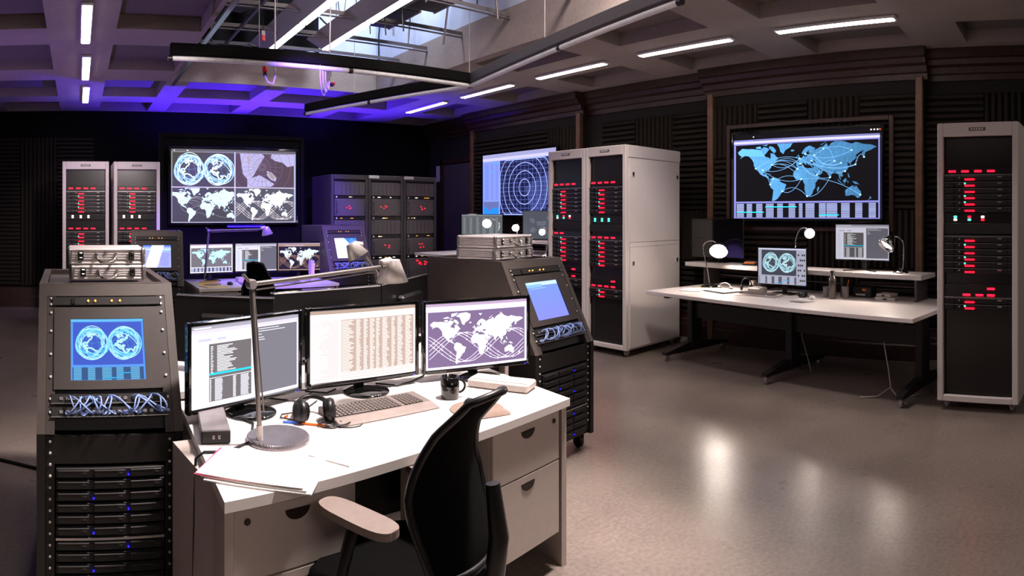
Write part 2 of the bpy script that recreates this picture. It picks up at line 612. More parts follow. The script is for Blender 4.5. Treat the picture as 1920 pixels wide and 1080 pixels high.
def world_map(c, box, land, arcs=None, orbit=None, lo=-172, hi=192, la0=-57, la1=83, dots=None):
    x0, y0, x1, y1 = box

    def P(lon, lat):
        q = mp(lon, lat, *box, lo, hi, la0, la1)
        return (min(max(q[0], x0), x1), min(max(q[1], y0), y1))
    for pl in LAND:
        q = [P(*p) for p in pl]
        if max(a[0] for a in q) - min(a[0] for a in q) > 1e-4:
            c.poly(q, land, 2)
    sz = (y1 - y0)
    if arcs:
        pts = [(-118, 34), (-74, 41), (-99, 30), (-70, 8), (-78, -5), (-46, -22), (0, 51), (2, 41), (14, 59), (37, 56), (30, 46), (44, 15), (77, 9), (4, 6), (-6, 30), (19, -34), (114, 22), (139, 36), (88, 44), (104, 40), (60, 66), (130, 62), (151, -32), (160, 50)]
        prs = [(0, 6), (1, 6), (1, 7), (0, 7), (1, 14), (2, 6), (2, 13), (0, 4), (0, 4), (4, 13), (5, 13), (5, 15), (15, 12), (12, 11), (7, 12), (8, 19), (9, 18), (9, 21), (10, 17), (20, 18), (8, 21), (13, 22), (6, 17), (10, 16), (11, 18), (1, 13), (2, 14), (17, 23), (7, 11), (9, 19), (6, 11), (0, 1)]
        for (a, b) in prs:
            p, q = P(*pts[a]), P(*pts[b])
            bow = .10 * random.choice((-1, 1, 1)) * sz
            ln = [(p[0] + (q[0] - p[0]) * t / 10, p[1] + (q[1] - p[1]) * t / 10 + bow * 4 * (t / 10) * (1 - t / 10)) for t in range(11)]
            c.line(ln, .0042 * sz / .7, arcs, 4)
        for p in pts:
            u = P(*p)
            r = .012 * sz
            c.poly([(u[0] - r * .7, u[1] - r), (u[0] + r * .7, u[1] - r), (u[0] + r * .7, u[1] + r), (u[0] - r * .7, u[1] + r)], dots or (.85, 1, 1), 5)
    if orbit:
        for ph in (0, .32, .64, .96, 2.9, 3.22, 3.54):
            ln = []
            for t in range(61):
                lon = lo + (hi - lo) * t / 60
                lat = 46 * math.sin((lon / 180) * math.pi * (1.0) * 1.0 + ph + 2.2) - 4
                ln.append(P(lon, lat))
            c.line(ln, .010 * sz, orbit, 4)
            for t in range(3, 60, 5):
                p = ln[t]
                c.line([(p[0] - .006, p[1] - .016 * sz), (p[0] + .006, p[1] + .016 * sz)], .009 * sz, orbit, 4)


def globe(c, cx, cy, r, lon0, lat0, col, col2, wd):
    A = c.W / c.H
    la0 = R(lat0)
    rnd = random.Random(int(lon0 * 7 + lat0))

    def pr(lon, lat):
        a, b = R(lon - lon0), R(lat)
        z = math.sin(la0) * math.sin(b) + math.cos(la0) * math.cos(b) * math.cos(a)
        return (cx + r * math.cos(b) * math.sin(a) / A, cy + r * (math.cos(la0) * math.sin(b) - math.sin(la0) * math.cos(b) * math.cos(a)), z)
    for g in range(-60, 90, 30):
        ln = [pr(l, g) for l in range(0, 361, 15)]
        for p, q in zip(ln, ln[1:]):
            if p[2] > 0 and q[2] > 0:
                c.line([p[:2], q[:2]], wd * .5, tuple(v * .75 for v in col2), 3)
    for g in range(0, 360, 30):
        ln = [pr(g, l) for l in range(-80, 81, 16)]
        for p, q in zip(ln, ln[1:]):
            if p[2] > 0 and q[2] > 0:
                c.line([p[:2], q[:2]], wd * .5, tuple(v * .75 for v in col2), 3)
    for pl in LAND:
        q = [pr(*p) for p in pl + pl[:1]]
        for p, s in zip(q, q[1:]):
            if p[2] > .02 and s[2] > .02:
                c.line([p[:2], s[:2]], wd * 2.1, col, 4)
    c.ring(cx, cy, r, wd * 1.3, col2, 4)
    for k in range(12):
        c.ring(cx + rnd.uniform(-.02, .02) / A, cy + rnd.uniform(-.01, .02), r * rnd.uniform(1.0, 1.12), wd, col2 if k % 2 else col, 5, sx=rnd.uniform(.55, 1.0), rot=rnd.uniform(0, 3.1))


def two_globes(c, u0, v0, u1, v1, col, col2, wd=.012):
    A = c.W / c.H
    r = min((v1 - v0) * .42, (u1 - u0) * A * .22)
    cy = (v0 + v1) / 2
    globe(c, u0 + (u1 - u0) * .27, cy, r, -60, 30, col, col2, wd)
    globe(c, u0 + (u1 - u0) * .74, cy, r, 40, 55, col, col2, wd)


def table(c, u0, v0, u1, v1, n, ink, back, cols=9, hl=None, gap=None):
    c.rect(u0, v0, u1, v1, back, 2)
    cw = (u1 - u0) / cols
    for k in range(cols):
        wdt = random.uniform(.55, .85)
        h = (v1 - v0) / n
        for i in range(n):
            c.rect(u0 + cw * (k + .08), v0 + h * (i + .2), u0 + cw * (k + wdt), v0 + h * (i + .72), ink, 3)
    if hl:
        for (a, b, y) in hl:
            c.rect(u0 + (u1 - u0) * a, v0 + (v1 - v0) * y, u0 + (u1 - u0) * b, v0 + (v1 - v0) * (y + .07), (.15, .75, 1), 4)


def scr_terminal(W, H, bri=1.0):
    c = Canvas(W, H)
    c.rect(0, 0, 1, 1, (.93, .92, .98), 0)
    c.rect(0, .955, 1, 1, (.62, .60, .66), 1)
    c.rect(0, .91, 1, .955, (.80, .78, .86), 1)
    c.rows(.02, .965, .3, .995, 1, (.95, .95, 1), 2)
    c.rect(.06, .81, .17, .84, (.72, .73, .88), 2)
    c.rect(.22, .81, .30, .84, (.72, .73, .88), 2)
    c.rows(.03, .05, .12, .76, 26, (.82, .84, .96), 2, .5, 1)
    c.rect(.15, .06, .53, .77, (.40, .38, .39), 1)
    c.rect(.58, .04, .985, .90, (.44, .43, .47), 1)
    c.rows(.165, .39, .19, .75, 18, (.9, .9, .92), 2, .5, 1)
    c.rows(.22, .42, .40, .75, 18, (.95, .95, .97), 2, .3, 1)
    c.rect(.15, .385, .53, .41, (.10, .78, .92), 3)
    c.rect(.15, .345, .53, .352, (.95, .95, 1), 3)
    for (a, b) in ((.155, .17), (.20, .27), (.36, .39), (.43, .51)):
        c.rows(a, .07, b, .34, 22, (.93, .93, .97), 2, .85, 1)
    for (y, x) in ((.87, .80), (.84, .86), (.80, .63), (.76, .65), (.73, .66)):
        c.rect(.60, y, x, y + .008, (.9, .92, .95), 2)
    return c


def scr_sheet(W, H):
    c = Canvas(W, H)
    c.rect(0, 0, 1, 1, (.97, .93, .93), 0)
    c.rect(0, .95, 1, 1, (.66, .57, .52), 1)
    c.rect(.01, .04, .25, .86, (.86, .78, .78), 1)
    for i in range(26):
        y = .06 + i * .031
        c.rect(.015, y, .24, y + .005, (.97, .93, .93), 2)
        c.rect(.02, y + .012, .02 + random.uniform(.05, .15), y + .02, (.98, .95, .93), 2)
    c.rect(.28, .12, .985, .86, (.70, .61, .57), 1)
    n = 40
    for k, (a, b) in enumerate(((.285, .40), (.42, .47), (.49, .53), (.55, .60), (.61, .65), (.67, .74), (.76, .80), (.82, .88), (.90, .97))):
        h = .73 / n
        for i in range(n):
            y = .125 + h * i
            c.rect(a, y, a + (b - a) * random.uniform(.55, 1), y + h * .48, (.97, .92, .89), 2)
    for y in (.03, .065, .10):
        c.rect(.28, y, .98, y + .012, (.80, .72, .70), 2)
    return c


def scr_map(W, H, back, land, head=(.93, .90, .97), arcs=None, orbit=None, foot=False, dots=None):
    c = Canvas(W, H)
    c.rect(0, 0, 1, 1, head, 0)
    c.rect(0, .955, 1, 1, (.70, .60, .72), 1)
    y0 = .20 if foot else .035
    c.rect(.02, y0, .98, .875, back, 1)
    world_map(c, (.03, y0 + .01, .97, .85), land, arcs, orbit, dots=dots)
    if foot:
        table(c, .02, .03, .98, .18, 7, (.80, .82, .95), (.25, .24, .30), 11)
    c.rect(.15, .90, .6, .92, (.85, .80, .92), 2)
    return c


def scr_globes(W, H, blue=True, side=False):
    c = Canvas(W, H)
    if blue:
        fr, bk, a, b = (.35, .62, .98), (.24, .36, .80), (.75, .97, 1), (.35, .80, 1)
    else:
        fr, bk, a, b = (.66, .66, .74), (.26, .27, .32), (.78, .92, .95), (.45, .66, .74)
    c.rect(0, 0, 1, 1, fr, 0)
    u1 = .80 if side else .975
    c.rect(.03 if blue else .07, .25, u1, .95, bk, 1)
    c.rect(.0, .965, 1, 1, tuple(min(1, v * 1.25) for v in fr), 1)
    two_globes(c, .03 if blue else .07, .25, u1, .95, a, b, .013)
    table(c, .02, .01, u1, .21, 10, tuple(min(1, v * 1.3) for v in fr), tuple(v * .55 for v in fr), 5, hl=[(.45, .65, .12), (.64, .84, .5)])
    if side:
        for i in range(6):
            for j in range(4):
                if (i * 5 + j * 3) % 4:
                    c.rect(.83 + j * .04, .1 + i * .14, .86 + j * .04, .15 + i * .14, (.2, .2, .25), 2)
    return c


def scr_tv_arcs(W, H):
    c = Canvas(W, H)
    c.rect(0, 0, 1, 1, (.02, .02, .03), 0)
    c.rect(.0, .02, .99, .93, (.50, .50, .78), 1)
    c.rect(.0, .885, .99, .91, (.80, .78, .95), 2)
    c.rect(.14, .91, .99, .925, (.45, .45, .62), 2)
    for x in (.93, .95, .97):
        c.rect(x, .965, x + .01, .98, (.95, .95, 1), 2)
    c.rect(.985, .965, .995, .98, (.95, .35, .2), 2)
    c.rect(.14, .955, .15, .965, (.95, .95, 1), 2)
    c.rect(.015, .215, .98, .87, (.045, .04, .055), 2)
    world_map(c, (.02, .22, .975, .865), (.42, .74, 1), arcs=(.50, .74, .98), lo=-172, hi=192, la0=-43, la1=75, dots=(.75, 1, 1))
    c.rect(.015, .03, .98, .195, (.05, .05, .07), 2)
    cols = [(.02, .075), (.095, .135), (.165, .21), (.235, .29), (.315, .355), (.395, .44), (.465, .49), (.51, .57), (.60, .645), (.65, .72), (.745, .80), (.835, .88), (.92, .965)]
    for (a, b) in cols:
        for i in range(13):
            y = .035 + i * .0122
            c.rect(a, y, b, y + .006, (.72, .76, .98), 3)
    for (a, b, y) in ((.02, .22, .085), (.23, .45, .145), (.60, .73, .055)):
        c.rect(a, y, b, y + .012, (.15, .82, 1), 4)
    return c


def scr_quad(W, H):
    c = Canvas(W, H)
    c.rect(0, 0, 1, 1, (.36, .35, .38), 0)
    c.rect(.02, .975, .03, .985, (1, 1, 1), 1)
    c.rect(.12, .975, .135, .985, (1, 1, 1), 1)
    c.rect(.93, .95, .975, .965, (1, 1, 1), 1)
    bk = (.26, .25, .24)
    c.rect(.01, .49, .495, .955, bk, 1)
    c.rect(.505, .49, .985, .955, (.30, .24, .26), 1)
    c.rect(.01, .01, .495, .475, bk, 1)
    c.rect(.505, .01, .985, .475, (.30, .30, .32), 1)
    two_globes(c, .005, .475, .50, .97, (.85, .96, 1), (.50, .70, 1), .008)
    # polar map: grid, land blocks
    cx, cy = .72, .77
    for r in (.05, .12, .20, .30, .42):
        a1 = 360
        pts = []
        for i in range(49):
            a = R(i * 7.5)
            pts.append((min(max(cx + r * math.cos(a) * .5625, .505), .985), min(max(cy + r * math.sin(a), .49), .955)))
        c.line(pts, .004, (.45, .38, .46), 3)
    for k in range(24):
        a = R(k * 15)
        pts = [(min(max(cx + t * math.cos(a) * .5625, .505), .985), min(max(cy + t * math.sin(a), .49), .955)) for t in (.02, .15, .28)]
        c.line(pts, .004, (.45, .38, .46), 3)
    for pl in ([(.54, .955), (.58, .90), (.57, .80), (.56, .72), (.60, .70), (.64, .62), (.67, .64), (.70, .66), (.76, .60), (.82, .54), (.80, .50), (.60, .49), (.60, .60), (.57, .66), (.56, .70), (.585, .76), (.63, .80), (.64, .87), (.68, .90), (.74, .92), (.72, .955)],
               [(.76, .72), (.80, .70), (.84, .62), (.83, .57), (.79, .60), (.76, .66)],
               [(.80, .955), (.79, .90), (.83, .86), (.89, .84), (.93, .78), (.985, .80), (.985, .955)]):
        c.poly(pl, (.66, .64, .80), 2)
    c.poly([(.77, .71), (.80, .69), (.83, .62), (.81, .60), (.78, .65)], (.60, .54, .52), 3)
    c.poly([(.60, .93), (.62, .93), (.62, .83), (.60, .83)], (.66, .58, .60), 3)
    world_map(c, (.01, .015, .493, .47), (.80, .93, 1), arcs=(.62, .62, .62), lo=-150, hi=150, la0=-50, la1=80, dots=(.95, 1, 1))
    world_map(c, (.507, .02, .983, .47), (.93, .96, 1), orbit=(.88, .84, .86), lo=-172, hi=192)
    c.rect(0, .475, 1, .49, (.72, .68, .78), 5)
    c.rect(.495, 0, .505, .97, (.72, .70, .86), 5)
    c.rect(0, 0, 1, .01, (.72, .70, .78), 5)
    c.rect(0, .955, 1, .967, (.50, .48, .52), 5)
    c.rect(.985, 0, 1, .967, (.60, .62, .75), 5)
    c.rect(0, 0, .01, .967, (.50, .50, .55), 5)
    return c


def scr_radar(W, H):
    c = Canvas(W, H)
    c.rect(0, 0, 1, 1, (.48, .55, .95), 0)
    c.rect(0, .94, 1, 1, (.58, .58, .75), 1)
    c.rect(0, .89, 1, .94, (.74, .72, .95), 1)
    c.rect(.26, .01, .99, .88, (.09, .10, .24), 1)
    c.rows(.03, .25, .10, .86, 30, (.40, .46, .82), 2, .8, 1)
    c.rows(.12, .25, .17, .86, 30, (.40, .46, .82), 2, .8, 1)
    c.rows(.19, .25, .235, .86, 30, (.40, .46, .82), 2, .8, 1)
    c.rect(.17, .84, .24, .865, (.35, .60, 1), 3)
    c.rect(.09, .70, .17, .72, (.35, .60, 1), 3)
    c.rect(.01, .01, .24, .22, (.36, .40, .62), 1)
    c.poly([(.01, .01), (.24, .01), (.24, .13), (.20, .11), (.15, .12), (.11, .06), (.06, .12), (.01, .15)], (.15, .50, 1), 2)
    cx, cy = .60, .43
    for i in range(14):
        x = .29 + i * .052
        c.line([(x, .01), (x, .88)], .004, (.42, .48, .80), 3)
    for i in range(13):
        y = .04 + i * .067
        c.line([(.26, y), (.99, y)], .004, (.42, .48, .80), 3)
    c.poly([(cx, cy), (.99, .70), (.99, .30), (.85, .10), (.7, .02)], (.20, .24, .44), 2)
    A = W / H
    for r in (.13, .26, .39, .52, .65):
        pts = []
        for i in range(61):
            a = R(i * 6)
            pts.append((min(max(cx + r * math.cos(a) / A, .262), .988), min(max(cy + r * math.sin(a), .012), .875)))
        c.line(pts, .012, (.62, .68, .98), 4)
    return c


def scr_console_blue(W, H, kind=0):
    c = Canvas(W, H)
    if kind == 0:      # plain blue window with pale bar
        n = 8
        for i in range(n):
            t = i / n
            c.rect(0, t, 1, t + 1 / n + .001, (.42 + .06 * (1 - t), .50 + .04 * t, .98), 0)
        c.rect(0, .90, 1, 1, (.72, .85, 1), 1)
        c.rect(.02, .86, .5, .94, (.50, .68, .98), 2)
        c.rect(.1, .82, .6, .835, (.60, .72, 1), 2)
    elif kind == 1:    # pale, table rows
        c.rect(0, 0, 1, 1, (.60, .62, .95), 0)
        c.rect(0, .93, 1, 1, (.35, .50, .95), 1)
        c.rect(0, .78, 1, .86, (.70, .80, 1), 1)
        c.rect(.62, .72, 1, .75, (.45, .75, 1), 2)
        c.rows(.62, .08, .98, .68, 10, (.52, .54, .90), 2, .8, 1, .7)
        c.poly([(.06, 0), (.50, 0), (.76, 1), (.32, 1)], (.97, .96, 1), 3)  # bright slanting band: glare drawn into the screen picture
    else:
        c.rect(0, 0, 1, 1, (.90, .93, 1), 0)
        c.poly([(.45, 1), (1, 1), (1, 0), (.85, 0), (.80, .5)], (.20, .48, .85), 1)
        for r in (.35, .45, .55, .65, .75):
            c.ring(.45, .3, r, .03, (.55, .68, .98), 2, a0=20, a1=62, n=12)
    return c


# ------------------------------------------------------------------ STRUCTURE
struct('floor', MB().b2(-6, 7.2, -4.5, 11, -.1, 0), 'floor')

ZS, ZT = 3.24, 3.56
YC = [(-3.3, -2.2), (-1.7, -.95), (-.10, .98), (1.5, 2.58), (3.1, 4.17), (4.7, 5.78), (6.33, 7.42), (8.0, 9.1), (9.55, 10.35)]
XC = [(-4.35, -3.5), (-2.8, -1.85), (-1.15, -.28), (.36, 1.15), (1.45, 2.55), (2.85, 3.95), (4.22, 4.86), (5.5, 6.2)]
OP = (1.2, 4.1, -.9, 7.98)     # roof opening
xs = sorted({-6, 7.2, OP[0], OP[1]} | {a for p in XC for a in p})
ys = sorted({-4.5, 11, OP[2], OP[3]} | {a for p in YC for a in p})
mc = MB()
coffers = []
for i in range(len(xs) - 1):
    for j in range(len(ys) - 1):
        x0, x1, y0, y1 = xs[i], xs[i + 1], ys[j], ys[j + 1]
        cx, cy = (x0 + x1) / 2, (y0 + y1) / 2
        if OP[0] < cx < OP[1] and OP[2] < cy < OP[3]:
            continue
        cof = any(a < cx < b for a, b in XC) and any(a < cy < b for a, b in YC)
        if cof:
            mc.b2(x0, x1, y0, y1, ZT, ZT + .1)
            coffers.append((x0, x1, y0, y1))
        else:
            mc.b2(x0, x1, y0, y1, ZS, ZT + .1)
cl = struct('ceiling', mc, 'conc')
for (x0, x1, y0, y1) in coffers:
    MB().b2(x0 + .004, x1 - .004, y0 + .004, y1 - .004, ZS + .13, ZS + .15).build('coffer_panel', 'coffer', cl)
# plenum above the opening
mpl = MB()
mpl.b2(OP[1], OP[1] + .1, OP[2], OP[3] + .1, ZT + .1, 5.3)
mpl.b2(OP[0], OP[1], OP[3], OP[3] + .1, ZT + .1, 5.3)
struct('wall_opening', mpl, 'plen')
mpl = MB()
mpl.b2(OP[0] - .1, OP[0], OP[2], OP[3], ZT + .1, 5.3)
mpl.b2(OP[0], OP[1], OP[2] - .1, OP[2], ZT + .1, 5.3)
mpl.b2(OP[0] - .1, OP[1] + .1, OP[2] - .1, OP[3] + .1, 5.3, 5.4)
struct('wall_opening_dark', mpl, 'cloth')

WX, BX = 6.52, 6.38
wr = struct('wall_right', MB().b2(WX, WX + .2, -4.5, 10.6, 0, 3.6), 'wall')
wb = struct('wall_back', MB().b2(-6, 6.8, 10.4, 10.6, 0, 3.6), 'cloth')
struct('wall_left', MB().b2(-5.2, -5, -4.5, 10.6, 0, 3.6), 'wall')
struct('wall_front', MB().b2(-6, 6.8, -4.4, -4.2, 0, 3.6), 'wall')

# foam tiles: pyramidal-wedge strips, horizontal or upright
TS = .61


def foam_mesh(vertical):
    m = MB()
    n = 9
    p = TS / n
    prof = []
    for i in range(n):
        prof += [(i * p, 0.0), (i * p + p * .22, .05), (i * p + p * .62, .05)]
    prof.append((TS, 0.0))
    t = TS * .995
    for (a, b) in zip(prof, prof[1:]):
        if vertical:
            m.add([(0, -a[1], 0) if 0 else (a[0], -a[1], 0), (b[0], -b[1], 0), (b[0], -b[1], t), (a[0], -a[1], t)], [(0, 1, 2, 3)])
        else:
            m.add([(0, -a[1], a[0]), (t, -a[1], a[0]), (t, -b[1], b[0]), (0, -b[1], b[0])], [(0, 1, 2, 3)])
    o = m.build('foam_tile', 'foam')
    return o


ft_h, ft_v = foam_mesh(False), foam_mesh(True)


def foam_on(parent, X, y0, y1, z0, z1, face, skip=None, off=0):
    """face 'x': wall facing -X at X ; 'y': wall facing -Y at X"""
    k = 0
    n = int((y1 - y0) / TS + .001)
    r = int((z1 - z0) / TS + .001)
    for i in range(n):
        for j in range(r):
            a, b = y0 + i * TS, z0 + j * TS
            if skip and skip(a + TS / 2, b + TS / 2):
                continue
            src = ft_v if (i + off) % 4 == 2 or (i + 2 * j + off) % 7 == 3 else ft_h
            if face == 'x':
                piece(src, parent, (X, a + TS, b), (0, 0, R(-90)))
            else:
                piece(src, parent, (a, X, b))
            k += 1
    return k


# bump-outs of the right wall behind the two screens
bumps = []
for nm, (ya, yb) in (('wall_right_bay', (1.5, 4.02)), ('wall_right_bay', (6.2, 8.75))):
    b = struct(nm, MB().b2(BX, WX + .02, ya, yb, 0, ZS + .01), 'wall')
    b['kind'] = 'structure'
    bumps.append(b)
    foam_on(b, BX, ya + .04, yb, .36, 2.95, 'x', off=int(ya))
    for yy in (ya - .035, yb - .045):
        MB().b2(BX - .06, BX + .02, yy, yy + .08, .0, 2.96, .008).build('trim_post', 'woodl', b)
foam_on(wr, WX, 4.06, 6.2, .36, 2.95, 'x', off=1)
foam_on(wr, WX, -2.2, 1.46, .36, 2.95, 'x')
foam_on(wb, 10.4, -4.6, .6, .36, 2.95, 'y')
ft_h.parent = wr
ft_h.location = (WX, -2.21, .36)
ft_h.rotation_euler = (0, 0, R(-90))
ft_v.parent = wr
ft_v.location = (WX, -2.21, .97)
ft_v.rotation_euler = (0, 0, R(-90))


# cornice and baseboard along the right wall
def crown(X, y0, y1):
    prof = [(X, 2.93), (X - .03, 2.93), (X - .035, 2.99), (X - .07, 3.0), (X - .08, 3.06), (X - .13, 3.08), (X - .15, 3.13), (X - .19, 3.14), (X - .19, ZS - .002), (X, ZS - .002)]
    return MB().prism(prof, y0, y1, 'y')


def skirting(X, y0, y1):
    prof = [(X, 0), (X - .05, 0), (X - .05, .16), (X - .035, .175), (X - .035, .22), (X - .02, .235), (X - .02, .29), (X - .03, .30), (X - .03, .33), (X, .345)]
    return MB().prism(prof, y0, y1, 'y')


k = 0
for (X, a, b) in ((WX, -4.2, 1.5), (BX, 1.42, 4.1), (WX, 4.02, 6.2), (BX, 6.12, 8.83), (WX, 8.75, 10.4)):
    k += 1
    struct('trim_%d' % k, crown(X, a, b), 'wood')
k = 0
for (X, a, b) in ((WX, -4.2, 1.46), (BX, 1.5, 4.02), (WX, 4.06, 6.16), (BX, 6.2, 8.75), (WX, 9.95, 10.4)):
    k += 1
    struct('baseboard_right' + ('' if k == 1 else '.%03d' % k), skirting(X, a, b), 'wood')
m = MB()
m.prism([(0, 0), (-.05, 0), (-.05, .16), (-.02, .2), (-.02, .3), (0, .33)], -5, 6.5, 'x')
bb = struct('baseboard_back', m, 'wood')
bb.location = (0, 10.4, 0)
# door beside the far bay
d = struct('door_1', MB().b2(WX - .05, WX - .005, 8.95, 9.82, .02, 2.45, .006), mat('door_paint', (.30, .27, .31), .5))
MB().b2(WX - .08, WX, 8.86, 8.94, 0, 2.54).b2(WX - .08, WX, 9.83, 9.91, 0, 2.54).b2(WX - .08, WX, 8.86, 9.91, 2.46, 2.54).build('door_frame', 'wood', d)
MB().lathe([(.012, 0), (.012, .05), (.03, .055), (.03, .08), (.015, .09)], (WX - .05, 9.02, 1.05), 12, (-1, 0, 0)).build('door_knob', 'silver', d)
t = tag(MB().b2(WX - .02, WX, 10.02, 10.14, 2.15, 2.45, .004).build('wall_switch', 'label'), 'small pale plate on dark wall beside the door', 'switch')

# ------------------------------------------------------------------ ceiling strips
def strip_light(x, y, label, group, L=1.12):
    o = thing('ceiling_light', label, 'light', (x, y, ZS), 0, group)
    MB().b2(-.055, .055, -L / 2 - .02, L / 2 + .02, -.03, 0, .01).build('housing', 'white', o)
    MB().b2(-.046, .046, -L / 2, L / 2, -.036, -.012, .010).build('tube', E['strip'], o)
    return o


nth = ['far right corner of the room', 'second from the far end of the right row', 'middle of the right row of five', 'fourth from the far end of the right row', 'nearest of the right row, above the right wall screen']
for i, y in enumerate((8.45, 6.87, 5.25, 3.63, 2.02)):
    strip_light(5.22, y, 'white ceiling strip light, ' + nth[i], 'right row of ceiling strips')
for i, y in enumerate((-1.2, -2.8)):
    strip_light(5.22, y, 'white ceiling strip light out of view at the %s end of the right row' % ('near', 'very')[i], 'right row strips out of view')
for i, y in enumerate((8.9, 7.3, 5.62)):
    strip_light(.12 - .02 * i, y, 'white ceiling strip light of the left row, ' + ('shortest, nearest the back wall', 'middle one of the three', 'longest, cut by the top of the picture')[i], 'left row of ceiling strips')
for i, y in enumerate((2.2, -2.6)):
    strip_light(.05, y, 'white ceiling strip light out of view in the left row, %s overhead' % ('first', 'last')[i], 'left row strips out of view')

# studio tubes inside the opening
for (x, y0, n, lb) in ((2.26, 7.28, 4, 'left long studio tube fixture in the ceiling opening'), (2.86, 6.95, 4, 'right long studio tube fixture in the ceiling opening')):
    o = thing('studio_fixture', lb, 'light', (x, y0, 3.5), 0, 'studio fixtures in the opening')
    L = n * 1.18
    m = MB()
    m.prism([(-.02, .0), (-.21, .10), (-.20, .115), (-.01, .015)], -L, 0, 'y')
    m.build('reflector', 'greyp', o)
    MB().b2(-.03, .085, -L, 0, .012, .05, .004).build('channel', 'greyp', o)
    for i in range(n):
        MB().b2(-.015, .07, -i * 1.18 - 1.12, -i * 1.18, -.01, .012, .006).build('tube', E['studio'], o)
    for yy in (-.4, -L + .4):
        MB().tube([(0, yy, .05), (0, yy, 1.8)], .006, 5).build('drop_rod', 'silver', o)

# T-bar grid in the opening
g = thing('ceiling_grid', 'bare metal ceiling grid bars across the roof opening', 'grid', (0, 0, ZT))
for y in (7.3, 6.6, 5.85, 5.0, 4.1):
    MB().b2(OP[0], OP[1], y - .014, y + .014, -.03, -.02).b2(OP[0], OP[1], y - .004, y + .004, 0, .04).build('grid_bar', 'gridm', g)
MB().b2(OP[0] - .005, OP[0] + .04, OP[2], OP[3], -.38, -.36).build('edge_bar', 'silver', g)
MB().b2(1.75, 1.78, 4.0, 7.9, -.0, .03).build('grid_bar', 'gridm', g)

# dark duct drapes and gear in the left part of the opening
o = thing('duct_drape', 'black cloth drape hanging above the roof opening', 'drape', (0, 0, 0))


def drape(u, v):
    return (OP[0] + .15 + u * 1.75, 7.6 + .08 * math.sin(u * 26) + .03 * math.sin(v * 7), 3.62 + v * 1.6)


MB().grid(drape, 50, 6).build('cloth_panel', 'cloth', o)
for i, (x, y, z, sx, sy, sz, rz) in enumerate(((1.85, 6.6, 4.0, .3, .7, .35, .4), (2.55, 6.4, 4.1, .25, .6, .4, .1), (1.62, 4.9, 4.2, .35, .5, .35, -.3), (2.6, 5.3, 4.2, .3, .5, .3, .6))):
    lb = ['black lighting ballast above the left studio tubes', 'black lighting ballast between the two studio tube fixtures', 'black equipment box high in the left of the opening', 'black equipment box high above the right studio tubes'][i]
    o = thing('ballast_box', lb, 'box', (x, y, z), rz, 'gear in the ceiling opening')
    MB().box((0, 0, 0), (sx, sy, sz), .03).build('case', 'black', o)
    MB().box((0, -sy / 2, sz / 2), (sx * .6, .03, .04), .005).build('handle', 'silver', o)
    MB().tube([(0, 0, sz / 2), (.02, .02, 5.3 - z)], .012, 6).build('hanger', 'cableb', o)
for i, (x, y, z, rz) in enumerate(((3.35, 6.2, 3.75, .0), (3.45, 5.35, 3.72, .0))):
    o = thing('light_panel', ('dark flat studio panel in the opening, the lower left of two', 'dark flat studio panel in the opening, the upper right of two')[i], 'panel', (x, y, z), rz, 'flat studio panels')
    MB().box((0, 0, 0), (.36, .72, .05), .01).build('face', 'black', o)
    MB().b2(-.20, -.18, -.37, .37, -.03, .07).build('side_rail', 'greyp', o)
    MB().b2(.18, .20, -.37, .37, -.03, .07).build('side_rail', 'greyp', o)
    for yy in (-.25, .25):
        MB().tube([(0, yy, .02), (0, yy, 1.5)], .012, 6).build('hanger', 'black', o)
o = thing('stage_lamp_tag', 'red and white gel tag hanging above the black bar', 'tag', (1.98, 6.5, 3.46), .5)
MB().box((0, 0, .03), (.05, .012, .05), .004).build('card', 'label', o)
MB().box((0, 0, -.025), (.05, .013, .06), .004).build('band', 'red', o)
MB().tube([(0, 0, .05), (.0, .05, .6)], .004, 5).build('string', 'cableb', o)

rc = random.Random(3)
for i in range(26):
    x = rc.uniform(1.3, 1.6) if i < 6 else rc.choice((rc.uniform(3.0, 3.12), rc.uniform(3.72, 4.05), rc.uniform(3.72, 4.05)))
    y = rc.uniform(4.6, 7.8)
    z0 = rc.uniform(3.25, 3.7) if i % 3 == 0 else rc.uniform(3.6, 3.9)
    pts = [(x, y, z0)]
    q = [x, y]
    for s in range(1, 6):
        q = [q[0] + rc.uniform(-.05, .05), q[1] + rc.uniform(-.05, .05)]
        pts.append((q[0], q[1], z0 + (5.28 - z0) * s / 5))
    o = MB().tube(pts, rc.choice((.006, .008, .012)), 5).build('hanging_cable', 'cableb' if i % 2 else 'greyp')
    tag(o, 'thin cable hanging in the ceiling opening', 'cable', 'cables hanging in the ceiling opening')
for i, (a, b, s, zz) in enumerate(((((3.0, 7.4), (3.55, 6.9), .25, 3.75)), ((2.9, 6.0), (3.6, 5.6), .35, 3.95), ((2.3, 6.9), (3.0, 5.4), .3, 4.1), ((3.2, 6.6), (3.95, 6.0), .3, 3.9))):
    pts = [(a[0] + (b[0] - a[0]) * t / 12, a[1] + (b[1] - a[1]) * t / 12, zz + .28 - s * 4 * (t / 12) * (1 - t / 12) + .1 * t / 12) for t in range(13)]
    o = MB().tube(pts, .012, 6).build('looped_cable', 'cableb')
    tag(o, 'slack black cable looping in the ceiling opening, ' + ('nearest the far beam', 'beside the dark flat panels', 'between the two studio tubes', 'against the bright right side')[i], 'cable', 'slack cables in the opening')

